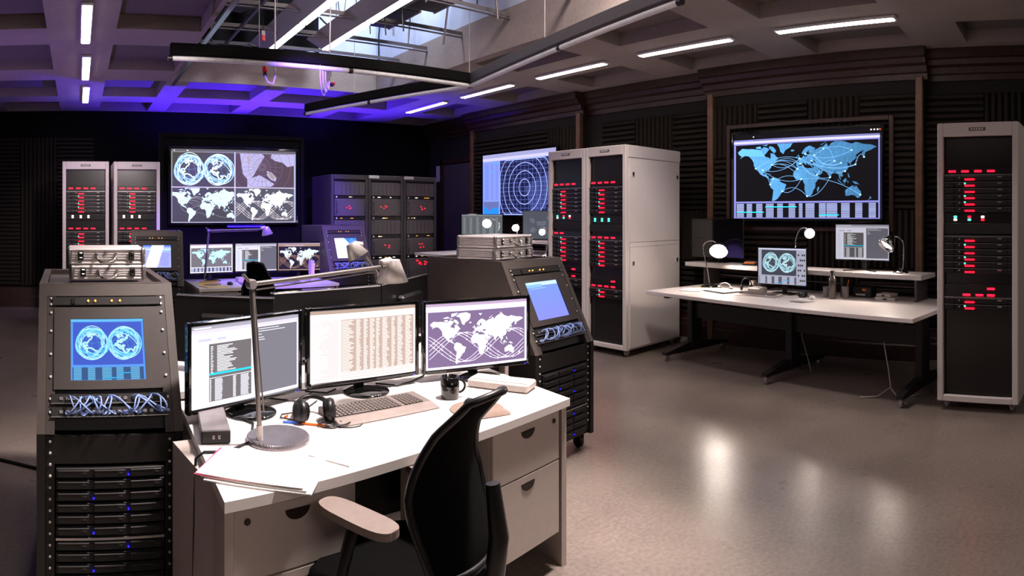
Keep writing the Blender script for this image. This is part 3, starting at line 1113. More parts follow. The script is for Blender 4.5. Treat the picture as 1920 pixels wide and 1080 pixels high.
# lighting rails (three 3 m bars meeting at a corner)
def rail(p, q, label, black):
    p, q = Vector(p), Vector(q)
    L = (q - p).length
    o = thing('lighting_rail', label, 'rail', p, math.atan2(q.y - p.y, q.x - p.x))
    MB().b2(0, L, -.03, .03, .03, .13, .006).build('housing', 'cloth' if black else 'drack', o)
    MB().tube([(0, 0, 0), (L, 0, 0)], .021, 10).build('tube', 'white', o)
    for t in (.0, .55, 1):
        MB().tube([(L * t - .02, 0, 0), (L * t + .02, 0, 0)], .025, 10).build('coupler', 'black', o)
    return o


rail((.80, 5.38, 2.88), (3.87, 5.36, 2.88), 'black overhead bar with pale tube running from left to the corner', True)
rail((3.87, 5.36, 2.88), (3.27, 2.3, 2.88), 'grey overhead bar with pale tube coming towards the viewer', False)
rail((3.87, 5.38, 2.88), (3.0, 7.9, 2.88), 'black overhead bar with pale tube slanting back from the corner', True)
for i, (x, y) in enumerate(((3.85, 5.36), (1.6, 5.38), (3.58, 3.9), (3.3, 7.0))):
    o = MB().tube([(x, y, 3.0), (x, y, 5.25) if y < 7.9 else (x, y, 3.2)], .004, 5).build('rail_wire', 'cablew')
    tag(o, ['thin wire holding up the corner of the overhead bars', 'thin wire holding the left overhead bar', 'thin wire holding the bar that comes forward', 'thin wire holding the bar that slants back'][i], 'wire')
# connectors dangling below the black bar
for i, (x, y, z, rz) in enumerate(((1.72, 5.6, 2.85, 0), (2.42, 5.65, 2.80, 1.0))):
    o = thing('power_connector', ('small red connector hanging below the black bar, left one', 'red connector on coiled cable below the black bar, right one')[i], 'connector', (x, y, z), rz)
    ax = (0, 0, 1) if i == 0 else (1, 0, .35)
    MB().cyl((0, 0, 0), .024, .055, 12, ax, .004).build('body', 'red', o)
    d_ = Vector(ax).normalized()
    MB().cyl(tuple(-d_ * .03), .020, .03, 12, ax).build('plug', 'black', o)
    if i == 0:
        MB().tube([(0, 0, -.03), (.03, 0, -.09), (.08, 0, -.10), (.10, 0, -.03), (.10, 0, 2.42)], .008, 6).build('cable', 'cablew', o)
    else:
        pts = [(-.18 + .12 * math.cos(a / 6 * math.pi) * (1 + .02 * a), .01 * a / 6, .06 + .12 * math.sin(a / 6 * math.pi) * (1 + .02 * a)) for a in range(0, 38)]
        pts += [(-.02, .02, .3), (.03, .02, .7), (.03, .02, 2.47)]
        MB().tube(pts, .006, 6).build('cable', 'cablew', o)


# ------------------------------------------------------------------ SERVER RACKS
def caster(parent, x, y, mt='black', r=.035):
    m = MB()
    m.cyl((x - .012, y, r), r, .024, 16, (1, 0, 0), .004)
    m.b2(x - .02, x - .015, y - .03, y + .02, r, r * 2 + .01).b2(x + .015, x + .02, y - .03, y + .02, r, r * 2 + .01)
    m.b2(x - .02, x + .02, y - .03, y + .03, r * 2 + .005, r * 2 + .02)
    return m.build('caster', mt, parent)


unit_src = {}


def server_unit(W):
    """one thin server, mesh shared"""
    if W in unit_src:
        return unit_src[W]
    m = MB()
    m.mat(0).b2(0, W, -.012, .03, .002, .042, .004)
    m.mat(1).b2(0, W, -.015, -.005, .0405, .043)
    m.mat(0).cyl((.07, -.012, .022), .012, .02, 10, (0, -1, 0), .003)
    m.mat(0).cyl((.125, -.012, .022), .012, .02, 10, (0, -1, 0), .003)
    m.mat(1).box((.125, -.034, .028), (.014, .006, .008), .002)
    m.mat(1).box((W - .09, -.02, .032), (.035, .014, .010), .003)
    m.mat(0).box((W - .045, -.02, .022), (.02, .012, .02), .003)
    o = m.build('server_unit', ['server', 'silver'])
    unit_src[W] = o
    return o


def unit_at(W, parent, loc):
    src = server_unit(W)
    if not src.parent:
        src.parent = parent
        src.location = loc
        return src
    return piece(src, parent, loc, name='server_unit')


def white_rack(name_label, loc, rz, spec, w=.62, depth=.95, h=2.165, side=False, group=None, tagtext=True):
    o = thing('server_rack', name_label, 'server rack', loc, rz, group)
    z0 = .075
    m = MB()
    m.b2(0, .02, .03, depth, z0, z0 + h)
    m.b2(w - .02, w, .03, depth, z0, z0 + h)
    m.b2(.02, w - .02, .03, depth, z0 + h - .02, z0 + h)
    m.b2(.02, w - .02, .03, depth, z0, z0 + .02)
    m.b2(.02, w - .02, depth - .02, depth, z0 + .02, z0 + h - .02)
    m.build('cabinet', 'rackw', o)
    f = MB()
    f.b2(0, .048, -.01, .03, z0, z0 + h, .006).b2(w - .048, w, -.01, .03, z0, z0 + h, .006)
    f.b2(.048, w - .048, -.01, .03, z0 + h - .105, z0 + h, .006).b2(.048, w - .048, -.01, .03, z0, z0 + .05, .006)
    f.build('front_frame', 'rackw', o)
    tg = MB().b2(w / 2 - .065, w / 2 + .065, -.016, -.009, z0 + h - .065, z0 + h - .04).build('name_tag', 'tag', o)
    lt = MB()
    for k in range(5):
        lt.b2(w / 2 - .05 + k * .021, w / 2 - .037 + k * .021, -.0175, -.0155, z0 + h - .060, z0 + h - .045)
    lt.build('tag_lettering', 'label', tg)
    IW = w - .11
    X0 = .055
    MB().b2(.048, w - .048, .045, .06, z0 + .05, z0 + h - .105).build('front_panel', 'smoke', o)
    for kind, z, a in spec:
        z += 0
        if kind == 'dash':      # header display strip with bright dashes
            MB().b2(X0, X0 + IW, .02, .05, z - .028, z + .03, .003).build('display_unit', 'smoke', o)
            for fx in a:
                MB().b2(fx * w - .03, fx * w + .03, .014, .021, z - .008, z + .008, .003).build('red_display', E['red'], o)
        elif kind == 'servers':
            n = a
            MB().b2(X0, X0 + IW, -.002, .02, z, z + .004).build('top_rail', 'silver', o)
            for i in range(n):
                zz = z - (i + 1) * .0485
                un = unit_at(round(IW, 3), o, (X0, .02, zz))
                if spec_led(i, z, spec):
                    m = MB()
                    for s in range(5):
                        m.b2(.36 * w - .01 + s * .0155, .36 * w + .003 + s * .0155, -.022, -.016, .008, .020)
                    m.build('red_leds', E['red'], un).location = (-X0, 0, 0)
                    if (i * 3 + int(z * 10)) % 5 < 3:
                        MB().box((.36 * w - .01 - X0, -.019, .032), (.014, .006, .010), .002).build('green_led', E['green'], un)
        elif kind == 'digits':
            MB().b2(X0, X0 + IW, .02, .05, z - .045, z + .045, .003).build('digit_unit', 'smoke', o)
            for k, fx in enumerate((.22, .395, .56)):
                for dz in (-.011, .011):
                    e_ = [E['pale'], E['green'], E['red']][(k + (dz > 0)) % 3 if not a else a - 1]
                    MB().b2(fx * w - .013, fx * w + .013, .012, .021, z + dz - .008, z + dz + .008, .003).build('digit_display', e_, o)
        elif kind == 'bar':
            MB().b2(X0, X0 + IW, .01, .05, z - .04, z + .04, .004).build('blank_unit', 'rackin', o)
    for x in (.06, w - .06):
        for y in (.08, depth - .08):
            caster(o, x, y, 'silver')
    if side:
        sp = thing_part = MB()
        sp.b2(w, w + .012, .05, depth - .03, z0 + .02, z0 + 1.10, .003)
        sp.build('side_panel', 'rackw', o)
        MB().b2(w, w + .012, .05, depth - .03, z0 + 1.155, z0 + h - .14, .003).build('side_panel', 'rackw', o)
        MB().b2(w, w + .010, .05, depth - .03, z0 + 1.105, z0 + 1.15, .003).build('side_rail', 'rackw', o)
        MB().b2(w, w + .012, .02, depth, z0 + h - .132, z0 + h - .002, .003).build('side_rail', 'rackw', o)
        for y in (.10, depth - .07):
            for z in (z0 + .93, z0 + h - .31):
                la = MB().b2(w + .012, w + .018, y - .03, y + .03, z - .03, z + .03, .003).build('latch', 'rackw', o)
                MB().b2(w + .018, w + .021, y - .016, y + .016, z - .02, z + .02, .001).build('latch_grip', 'black', la)
    return o


def spec_led(i, z, spec):
    off = [a for k_, zz, a in spec if k_ == 'off']
    return not (off and (round(z, 2), i) in off[0])


TOPROW = (.18, .34, .50, .66)
spec_a = [('dash', 1.865, TOPROW), ('servers', 1.835, 6), ('digits', 1.50, 0), ('bar', 1.42, 0), ('servers', 1.36, 6), ('dash', .955, (.66,)), ('dash', .905, (.36, .52, .66)), ('servers', .885, 2)]
# far right rack by itself
rk = white_rack('tall white-framed server rack standing alone at the right end of the wall desk', (4.83, 1.0, 0), R(-94), spec_a, w=.64, depth=.62, side=False)
# double rack: front plane x=5.12, facing -X ; left bay further away
spec_b = [('dash', 1.88, TOPROW), ('servers', 1.83, 6), ('digits', 1.47, 2), ('bar', 1.38, 0), ('dash', 1.275, TOPROW), ('servers', 1.245, 6), ('dash', .80, (.66,)), ('dash', .74, TOPROW), ('servers', .71, 2)]
spec_c = [('dash', 1.88, TOPROW), ('servers', 1.83, 6), ('digits', 1.50, 0), ('bar', 1.40, 0), ('dash', 1.31, (.18, .34)), ('servers', 1.275, 6), ('off', 0, {(1.28, 2), (1.28, 3)}), ('dash', .90, (.66,)), ('dash', .82, (.46, .66)), ('servers', .79, 2)]
white_rack('near bay of the white double server rack, with the blank white side panel', (5.12, 4.90, 0), R(-90), spec_b, w=.60, depth=.98, h=2.20, side=True, group='white double rack')
white_rack('far bay of the white double server rack, partly behind the console', (5.12, 5.505, 0), R(-90), spec_c, w=.60, depth=.98, h=2.20, group='white double rack')
# left pair
spec_d = [('dash', 1.88, TOPROW), ('servers', 1.84, 6), ('digits', 1.50, 1), ('dash', 1.34, TOPROW), ('servers', 1.30, 6)]
spec_e = [('dash', 1.88, TOPROW), ('servers', 1.84, 6), ('digits', 1.50, 1), ('dash', 1.34, TOPROW), ('servers', 1.30, 3)]
white_rack('leftmost white server rack against the back, behind the metal cases', (-.20, 8.45, 0), R(0), spec_d, w=.625, depth=.8, group='pair of white racks at the back left')
white_rack('white server rack at the back, lit violet, left of the big four-way screen', (.49, 8.45, 0), R(0), spec_e, w=.625, depth=.8, group='pair of white racks at the back left')


# ------------------------------------------------------------------ DARK RACKS (row of three)
def dark_rack(label, loc, seed, pill=False, lit=0):
    rn = random.Random(seed)
    w, h, dep = .585, 2.10, .75
    o = thing('equipment_rack', label, 'server rack', loc, 0, 'row of dark equipment racks')
    m = MB()
    m.b2(0, .045, 0, dep, .06, h, .008).b2(w - .045, w, 0, dep, .06, h, .008).b2(.045, w - .045, 0, dep, h - .07, h, .008)
    m.b2(.045, w - .045, 0, dep, .06, .14).b2(.045, w - .045, .06, dep, .14, h - .07)
    m.build('cabinet', 'drack', o)
    if pill:
        MB().b2(.002, .17, -.012, 0, h - .045, h + .0, .003).build('name_card', 'label', o)
    z = h - .10
    seq = [('vent', .20), ('slot', .04), ('amp', .26), ('slot', .05), ('vent', .22), ('slot', .05), ('amp', .26), ('slot', .05), ('amp', .34), ('vent', .38)]
    for kind, hh in seq:
        if z - hh < .14:
            break
        a, b = z - hh + .004, z - .004
        if kind == 'slot':
            p = MB().b2(.05, w - .05, .01, .06, a, b).build('slim_unit', 'black', o)
            MB().cyl((.085, .012, (a + b) / 2), .014, .012, 12, (0, -1, 0), .003).build('knob', 'label', p)
            m = MB()
            for k in range(rn.randint(2, 4)):
                x = rn.uniform(.15, .45)
                m.mat(rn.randint(0, 1)).box((x, .008, (a + b) / 2), (rn.uniform(.012, .05), .006, .006))
            m.build('indicator', [E['amber'], E['pale']], p)
        elif kind == 'vent':
            p = MB().b2(.05, w - .05, 0, .06, a, b, .005).build('blank_plate', 'drackp', o)
            m = MB()
            for k in range(6):
                x = .09 + k * .07
                m.b2(x, x + .004, -.003, 0, a + .02, b - .02)
            m.build('plate_ribs', 'drack', p)
        else:
            p = MB().b2(.05, w - .05, -.012, .06, a, b, .008).build('amplifier_unit', 'drackp', o)
            for x in (.07, w - .07):
                MB().tube([(x, -.012, a + .04), (x, -.045, a + .05), (x, -.045, b - .05), (x, -.012, b - .04)], .006, 6).build('handle', 'drack', p)
            m = MB()
            zc = (a + b) / 2
            if hh > .3 and lit:
                for k in range(lit):
                    m.box((rn.uniform(.15, .46), -.015, zc + .10 + rn.uniform(-.04, .04)), (.026, .008, .012), .002)
            else:
                cx = rn.uniform(.22, .34)
                for k in range(4):
                    m.box((cx + rn.uniform(-.05, .05), -.015, zc + rn.uniform(-.035, .035)), (.018, .008, .009), .002)
            m.build('red_readout', E['red'], p)
        z -= hh
    for x in (.06, w - .06):
        for y in (.06, dep - .06):
            caster(o, x, y, 'black', .02)
    return o


dark_rack('left dark rack of the three, tinted violet, behind the rear console', (3.50, 8.2, 0), 1)
dark_rack('middle dark rack of the three, with white card on its top edge', (4.09, 8.2, 0), 2, True)
dark_rack('right dark rack of the three, with a cluster of bright red numerals', (4.68, 8.2, 0), 5, True, 12)


# ------------------------------------------------------------------ CONSOLES
def console(label, loc, rz, sc=1.0, kind='globes', width=.575, group=None, patch_visible=True):
    o = thing('control_console', label, 'console', loc, rz, group)
    o.scale = (1, 1, sc)
    W = width
    ZK, ZTOP, YT, DEP = .70, 1.238, .28, 1.0
    t = .034
    prof = [(0, .10), (0, ZK), (YT, ZTOP), (DEP, ZTOP), (DEP, .10)]
    for x0 in (0, W - t):
        MB().prism([(0, ZK), (YT, ZTOP), (DEP, ZTOP), (DEP, ZK)], x0, x0 + t, 'x').build('side_wall', 'console', o)
        MB().prism([(.0, .10), (.0, ZK - .002), (DEP, ZK - .002), (DEP, .10)], x0 + .001, x0 + t - .001, 'x').build('lower_side_wall', 'panel', o)
    m = MB()
    m.b2(t, W - t, YT, YT + .045, ZTOP - .05, ZTOP).b2(t, W - t, DEP - .05, DEP, ZTOP - .04, ZTOP)
    m.b2(t, W - t, YT + .045, DEP - .05, ZTOP - .05, ZTOP - .022)
    m.build('top_panel', 'console', o)
    MB().b2(t, W - t, DEP - .03, DEP, .12, ZTOP - .04).build('rear_panel', 'console', o)
    MB().b2(t, W - t, .03, DEP - .03, .10, .13).build('bottom_panel', 'panel', o)
    # sloped frame: local x along width, y outwards normal, z along slope
    L = math.hypot(YT, ZTOP - ZK)
    ang = math.atan2(YT, ZTOP - ZK)
    SL = Matrix.Translation((0, YT, ZTOP)) @ Matrix.Rotation(-ang, 4, 'X')
    # in this frame: z from 0 (top) to -L (bottom), y negative = outwards

    def sb(*a, **k):
        return MB(SL.copy()).b2(*a, **k)
    sb(t, W - t, .0, .03, -.055, -.002).build('upper_fascia', 'console', o)
    sb(t, W - t, .03, .05, -L + .02, -.03).build('inner_plate', 'panel', o)
    for x in (t + .001, W - t - .035):
        sb(x, x + .034, .002, .03, -L, -.055).build('rack_ear', 'consolep', o)
    # switch unit
    sw = sb(t + .02, W - t - .02, -.006, .02, -.098, -.060, bev=.003).build('switch_unit', 'panel', o)
    m = MB(SL.copy())
    for x in (.21, .24, .31, .345):
        m.cyl((x / .575 * W, -.006, -.079), .0045, .006, 8, (0, -1, 0))
    m.build('indicator_lamps', E['amber'], sw)
    MB(SL.copy()).b2(.135, .150, -.011, -.005, -.092, -.068).build('rocker_switch', 'black', sw)
    # monitor plate with hole: four bars
    zt, zb = -.105, -.44
    sx0, sx1 = W * .235, W * .765
    sz1, sz0 = -.155, -.405
    m = MB(SL.copy())
    m.b2(t + .03, sx0, -.004, .012, zb, zt).b2(sx1, W - t - .03, -.004, .012, zb, zt)
    m.b2(sx0, sx1, -.004, .012, sz1, zt).b2(sx0, sx1, -.004, .012, zb, sz0)
    pl = m.build('monitor_plate', 'consolep', o)
    SW, SH = sx1 - sx0, sz1 - sz0
    c = {'globes': lambda: scr_globes(SW, SH), 'blue': lambda: scr_console_blue(SW, SH, 0), 'rows': lambda: scr_console_blue(SW, SH, 1), 'radar': lambda: scr_console_blue(SW, SH, 2)}[kind]()
    s = c.build(o, 'hi' if kind != 'globes' else 'mid', (0, 0, 0))
    s.matrix_local = SL @ Matrix.Translation(((sx0 + sx1) / 2, .004, (sz0 + sz1) / 2))
    # patch panels with cables
    for z in (-.475, -.525):
        pp = sb(t + .02, W - t - .02, -.006, .02, z - .018, z + .018, bev=.002).build('patch_panel', 'panel', o)
        m = MB(SL.copy())
        m.b2(t + .02, W - t - .02, -.008, -.004, z - .020, z - .017)
        for k in range(16):
            if k % 4 != 3:
                x = t + .06 + k * (W - 2 * t - .12) / 15
                m.b2(x - .007, x + .007, -.010, -.005, z - .006, z + .006)
        m.build('port_row', 'silver', pp)
    rn = random.Random(int(abs(loc[0]) * 100) + 3)
    for k in range(22):
        x0 = t + .06 + rn.random() * (W - 2 * t - .12)
        x1 = min(max(x0 + rn.uniform(-.12, .12), t + .04), W - t - .04)
        za, zb_ = rn.choice((-.470, -.475)), -.525
        out = rn.uniform(.03, .06)
        dip = rn.uniform(.0, .04)
        pts = []
        P0, P3 = Vector((x0, -.01, za)), Vector((x1, -.01, zb_))
        P1, P2 = P0 + Vector((rn.uniform(-.07, .07), -out * 1.4, .02)), P3 + Vector((rn.uniform(-.09, .09), -out * 1.4, -dip - .03))
        for i in range(13):
            u = i / 12
            q = P0 * (1 - u) ** 3 + P1 * 3 * u * (1 - u) ** 2 + P2 * 3 * u * u * (1 - u) + P3 * u ** 3
            pts.append(q)
        MB(SL.copy()).tube(pts, .0034, 6).build('patch_cable', 'cableblue', o)
    # screws on ears
    m = MB(SL.copy())
    for x in (t + .018, W - t - .018):
        for z in (-.066, -.092, -.128, -.205, -.30, -.39, -.475, -.525):
            m.cyl((x, .002, z), .0055, .006, 8, (0, -1, 0), .001)
    m.build('screws', 'screw', o)
    # lower bay: blank, servers
    MB().b2(t, W - t, .012, .03, ZK - .115, ZK - .01).build('blank_plate', 'panel', o)
    for x in (t + .001, W - t - .035):
        MB().b2(x, x + .034, .012, .035, .13, ZK - .115).build('rack_ear', 'panel', o)
    z = ZK - .125
    i = 0
    while z > .16:
        u = MB().b2(t + .04, W - t - .04, .0, .035, z - .041, z - .003, .003).build('drive_tray', 'server', o)
        m = MB()
        IW = W - 2 * t - .08
        for c3 in range(3):
            xa = t + .04 + IW * (c3 + .04) / 3
            xb = t + .04 + IW * (c3 + .93) / 3
            m.mat(0).b2(xa, xb, -.007, 0, z - .037, z - .008, .003)
            m.mat(1).b2(xa + .006, xb - .03, -.0085, -.006, z - .0115, z - .0095)
            m.mat(1).b2(xb - .026, xb - .012, -.0085, -.006, z - .0215, z - .0185)
        m.build('drive_face', ['server', 'panel2'], u)
        if (i * 7) % 3 != 1:
            MB().box((t + .04 + IW * (.345 if i % 3 else .665), -.008, z - .026), (.006, .004, .006)).build('blue_led', E['blue'], u)
        z -= .0435
        i += 1
        if i == 6:
            MB().b2(t + .04, W - t - .04, -.004, .03, z - .012, z - .003).build('silver_rail', 'silver', o)
            z -= .012
    m = MB()
    for x in (t + .018, W - t - .018):
        zz = ZK - .03
        while zz > .16:
            m.cyl((x, .012, zz), .0055, .006, 8, (0, -1, 0), .001)
            zz -= .0435
    m.build('screws', 'screw', o)
    for x in (.06, W - .06):
        for y in (.08, DEP - .08):
            caster(o, x, y, 'black', .04)
    return o


console('big dark control console front left with blue twin-globe screen and metal cases on top', (-.155, 2.37, 0), R(1.0), 1.0, 'globes', .56, 'control consoles')
console('dark control console behind the right monitor of the front desk, screen plain blue', (2.45, 2.75, 0), R(7), 1.0, 'blue', .58, 'control consoles')
console('small dark console at the back left with glare across its screen', (.57, 6.75, 0), R(-6), 1.08, 'rows', .58, 'control consoles')
console('dark console at the back beside the racks with pale swirl screen', (3.0, 7.05, 0), R(0), 1.12, 'radar', .58, 'control consoles')


# ------------------------------------------------------------------ METAL CASES
def metal_case(label, loc, rz, W, D, H):
    o = thing('metal_case', label, 'case', loc, rz, 'silver metal cases')
    m = MB()
    m.box((0, 0, H / 2), (W - .012, D - .012, H - .004), .012)
    m.build('shell', 'alu', o)
    MB().b2(-W / 2, W / 2, -D / 2, D / 2, H - .018, H - .001, .008).build('lid_rim', 'alu', o)
    MB().b2(-W / 2, W / 2, -D / 2, D / 2, .001, .016, .007).build('bottom_rim', 'alu', o)
    m = MB()
    for z in (H * .36, H * .50, H * .64):
        m.b2(-W / 2 + .02, W / 2 - .02, -D / 2 + .001, -D / 2 + .008, z - .003, z + .003, .001)
        for s in (-1, 1):
            m.b2(s * (W / 2 - .008), s * (W / 2 - .001), -D / 2 + .02, D / 2 - .02, z - .003, z + .003, .001)
    m.build('ribs', 'alu', o)
    for sx in (-1, 1):
        for sy in (-1, 1):
            MB().lathe([(.004, 0), (.012, .006), (.013, .01), (.013, H - .01), (.012, H - .006), (.004, H)], (sx * (W / 2 - .010), sy * (D / 2 - .010), 0), 10).build('corner_guard', 'silver', o)
    for sx in (-1, 1):
        la = MB().box((sx * W * .325, -D / 2 - .002, H * .52), (.024, .012, H * .5), .003).build('latch', 'black', o)
        MB().box((sx * W * .325, -D / 2 - .009, H * .68), (.014, .006, .007), .002).box((sx * W * .325, -D / 2 - .009, H * .42), (.014, .006, .007), .002).build('latch_clip', 'chrome', la)
    m = MB()
    hw = W * .105
    m.tube([(-hw * 1.15, -D / 2, H * .62), (-hw * 1.1, -D / 2 - .02, H * .45), (-hw * .8, -D / 2 - .03, H * .22), (-hw * .3, -D / 2 - .032, H * .16), (hw * .3, -D / 2 - .032, H * .16), (hw * .8, -D / 2 - .03, H * .22), (hw * 1.1, -D / 2 - .02, H * .45), (hw * 1.15, -D / 2, H * .62)], .0055, 8)
    m.build('handle', 'chrome', o)
    for s in (-1, 1):
        MB().box((s * hw * 1.2, -D / 2 - .002, H * .55), (.012, .012, H * .38), .003).build('handle_mount', 'greyp', o)
    MB().cyl((0, -D / 2, H * .78), .007, .006, 10, (0, -1, 0)).build('lock', 'greyp', o)
    return o


metal_case('silver metal case, lower of the two on the big front left console', (.135, 2.915, 1.238), R(0), .335, .27, .068)
metal_case('silver metal case, upper of the two on the big front left console', (.128, 2.92, 1.306), R(0), .345, .27, .076)
metal_case('worn silver case, lower of the two on the console left of the white rack', (2.60, 3.32, 1.238), R(14), .43, .32, .075)
metal_case('worn silver case, upper of the two on the console left of the white rack', (2.595, 3.315, 1.314), R(15), .42, .32, .08)


# ------------------------------------------------------------------ MONITORS
def monitor(label, loc, rz, canvas, mkey, W, H, zb, base='disc', bez=.018, group=None, off=False, both=False):
    """loc on the desk; screen lower edge zb above it"""
    o = thing('monitor', label, 'monitor', loc, rz, group)
    OW, OH = W + 2 * bez, H + 2 * bez
    zc = zb + H / 2
    m = MB()
    m.b2(-OW / 2, -W / 2, -.028, -.004, zc - OH / 2, zc + OH / 2, .004).b2(W / 2, OW / 2, -.028, -.004, zc - OH / 2, zc + OH / 2, .004)
    m.b2(-W / 2, W / 2, -.028, -.004, zc - OH / 2, zc - H / 2, .004).b2(-W / 2, W / 2, -.028, -.004, zc + H / 2, zc + OH / 2, .004)
    m.build('bezel', 'gloss', o)
    m = MB()
    m.b2(-OW / 2 + .002, OW / 2 - .002, -.016, .006, zc - OH / 2 + .002, zc + OH / 2 - .002, .004)
    m.box((0, .02, zc - .02), (OW * .6, .04, OH * .6), .012)
    m.build('back_shell', 'black', o)
    if off:
        MB().b2(-W / 2, W / 2, -.022, -.017, zc - H / 2, zc + H / 2).build('screen', 'gloss', o)
    else:
        canvas.build(o, mkey, (0, -.0195, zc))
    MB().box((bez * 0 + OW / 2 - .03, -.029, zc - OH / 2 + .006), (.008, .003, .003)).build('power_light', E['blue'], o)
    m = MB()
    m.box((0, .045, (zc - .03) / 2 + .005), (.05, .022, zc - .03), .006)
    m.box((0, .035, zc - .05), (.09, .03, .09), .006)
    m.build('neck', 'black', o)
    if base == 'disc':
        m = MB()
        m.lathe([(.103, 0), (.106, .004), (.104, .009), (.08, .014), (.03, .020), (.0, .021)], (0, -.035, 0), 32)
        m.build('stand_base', 'gloss', o)
    elif base == 'v':
        m = MB()
        m.tube([(-.17, -.09, .006), (0, .03, .012), (.17, -.09, .006)], .006, 6)
        m.tube([(0, .03, .012), (0, .10, .006)], .007, 6)
        m.build('stand_base', 'black', o)
    else:
        MB().b2(-.12, .12, -.06, .10, 0, .012, .004).build('stand_base', 'black', o)
    return o


DZ = .73
monitor('left monitor on the front desk with grey code windows, angled inwards', (.675, 2.47, DZ), R(22), scr_terminal(.545, .315), 'hi', .545, .315, .055, group='three monitors on the front desk')
monitor('middle monitor on the front desk with a pale spreadsheet', (1.255, 2.575, DZ), R(0), scr_sheet(.53, .315), 'hi', .53, .315, .06, group='three monitors on the front desk')
monitor('right monitor on the front desk with white world map on purple', (1.845, 2.51, DZ), R(-12), scr_map(.545, .315, (.46, .38, .52), (1, 1, 1), orbit=(.95, .90, .97)), 'hi', .545, .315, .055, group='three monitors on the front desk')
monitor('left monitor on the rear desk with pale blue world map and table', (1.60, 7.42, DZ), R(10), scr_map(.55, .34, (.42, .40, .42), (.70, .93, 1), foot=True), 'hi', .55, .34, .10, group='three monitors on the rear desk')
monitor('middle monitor on the rear desk with code windows', (2.20, 7.52, DZ), R(0), scr_terminal(.55, .34), 'mid', .55, .34, .10, group='three monitors on the rear desk')
monitor('right monitor on the rear desk with white world map on black', (2.74, 7.45, DZ), R(-8), scr_map(.55, .34, (.13, .11, .10), (.93, .98, 1), head=(.70, .58, .46), orbit=(.80, .62, .48)), 'mid', .55, .34, .10, group='three monitors on the rear desk')


# ------------------------------------------------------------------ DESKS
def half_moon(cx, cz, r, y, T=Matrix()):
    m = MB(T.copy())
    n = 14
    pts = [(cx + r * math.cos(math.pi + math.pi * i / n), cz + r * .8 * math.sin(math.pi + math.pi * i / n)) for i in range(n + 1)]
    m.prism(pts, y - .002, y + .004, 'y')
    # bowl of the pull
    for k in range(3):
        rr = r * (.92 - .2 * k)
        pts = [(cx + rr * math.cos(math.pi + math.pi * i / n), cz - .002 + rr * .78 * math.sin(math.pi + math.pi * i / n)) for i in range(n + 1)]
        m.prism(pts, y - .003 - k * .0006, y, 'y')
    return m


def pedestal_desk(label, FL, FR, BR, BL, ped=.42, group=None):
    o = thing('desk', label, 'desk', (FL[0], FL[1], 0), 0, group)
    rel = [(p[0] - FL[0], p[1] - FL[1]) for p in (FL, FR, BR, BL)]
    MB().prism(rel, DZ - .032, DZ).build('desktop', 'desk', o)
    u = Vector((rel[1][0], rel[1][1])).normalized()
    Wd = Vector((rel[1][0], rel[1][1])).length
    v = Vector((-u.y, u.x))
    a = math.atan2(u.y, u.x)
    for (p, q, s) in ((rel[0], rel[3], 1), (rel[1], rel[2], -1)):
        p, q = Vector(p), Vector(q)
        dd = (q - p).normalized()
        nn = Vector((dd.y, -dd.x)) * s
        A = p + dd * .02 + nn * .004
        B = q - dd * .01 + nn * .004
        MB().prism([tuple(A), tuple(A + nn * .026), tuple(B + nn * .026), tuple(B)], .0, DZ - .032).build('side_panel', 'deskf', o)
    # modesty panel
    p, q = Vector(rel[3]), Vector(rel[2])
    dd = (q - p).normalized()
    nn = Vector((dd.y, -dd.x))
    A, B = p + dd * .035 + nn * .06, q - dd * .035 + nn * .06
    MB().prism([tuple(A), tuple(B), tuple(B + nn * .018), tuple(A + nn * .018)], .12, DZ - .034).build('modesty_panel', 'panel', o)
    T0 = Matrix.Rotation(a, 4, 'Z')
    for side in (0, 1):
        x0 = .035 if side == 0 else Wd - ped - .045
        x1 = x0 + ped
        T = T0 @ Matrix.Translation((0, .025, 0))
        zb = .16
        MB(T.copy()).b2(x0, x1, .02, .56, zb, DZ - .034).build('drawer_case', 'deskf', o)
        for (z0, z1) in ((.48, DZ - .045), (zb + .003, .474)):
            dr = MB(T.copy()).b2(x0 + .002, x1 - .002, -.001, .0195, z0, z1, .0015).build('drawer_front', 'deskf', o)
            half_moon((x0 + x1) / 2, z1 - .028, .042, -.001, T).build('handle', 'brown', dr)
            if z0 > .4:
                lx = x0 + .045 if side == 0 else x1 - .04
                MB(T.copy()).cyl((lx, -.001, z1 - .035), .010, .005, 14, (0, -1, 0), .001).build('lock', 'brown', dr)
    return o


pedestal_desk('white front desk with drawers, three monitors and an arm lamp', (.405, 1.70), (1.93, 1.94), (2.0, 2.70), (.43, 2.66), group='white pedestal desks')
pedestal_desk('white desk in the rear lit violet, with three monitors', (1.30, 6.62), (2.97, 6.72), (2.95, 7.62), (1.30, 7.62), group='white pedestal desks')
pedestal_desk('desk hidden behind the front monitors, back to back with the front desk', (2.30, 3.62), (.46, 3.60), (.46, 2.80), (2.30, 2.80), group='white pedestal desks')
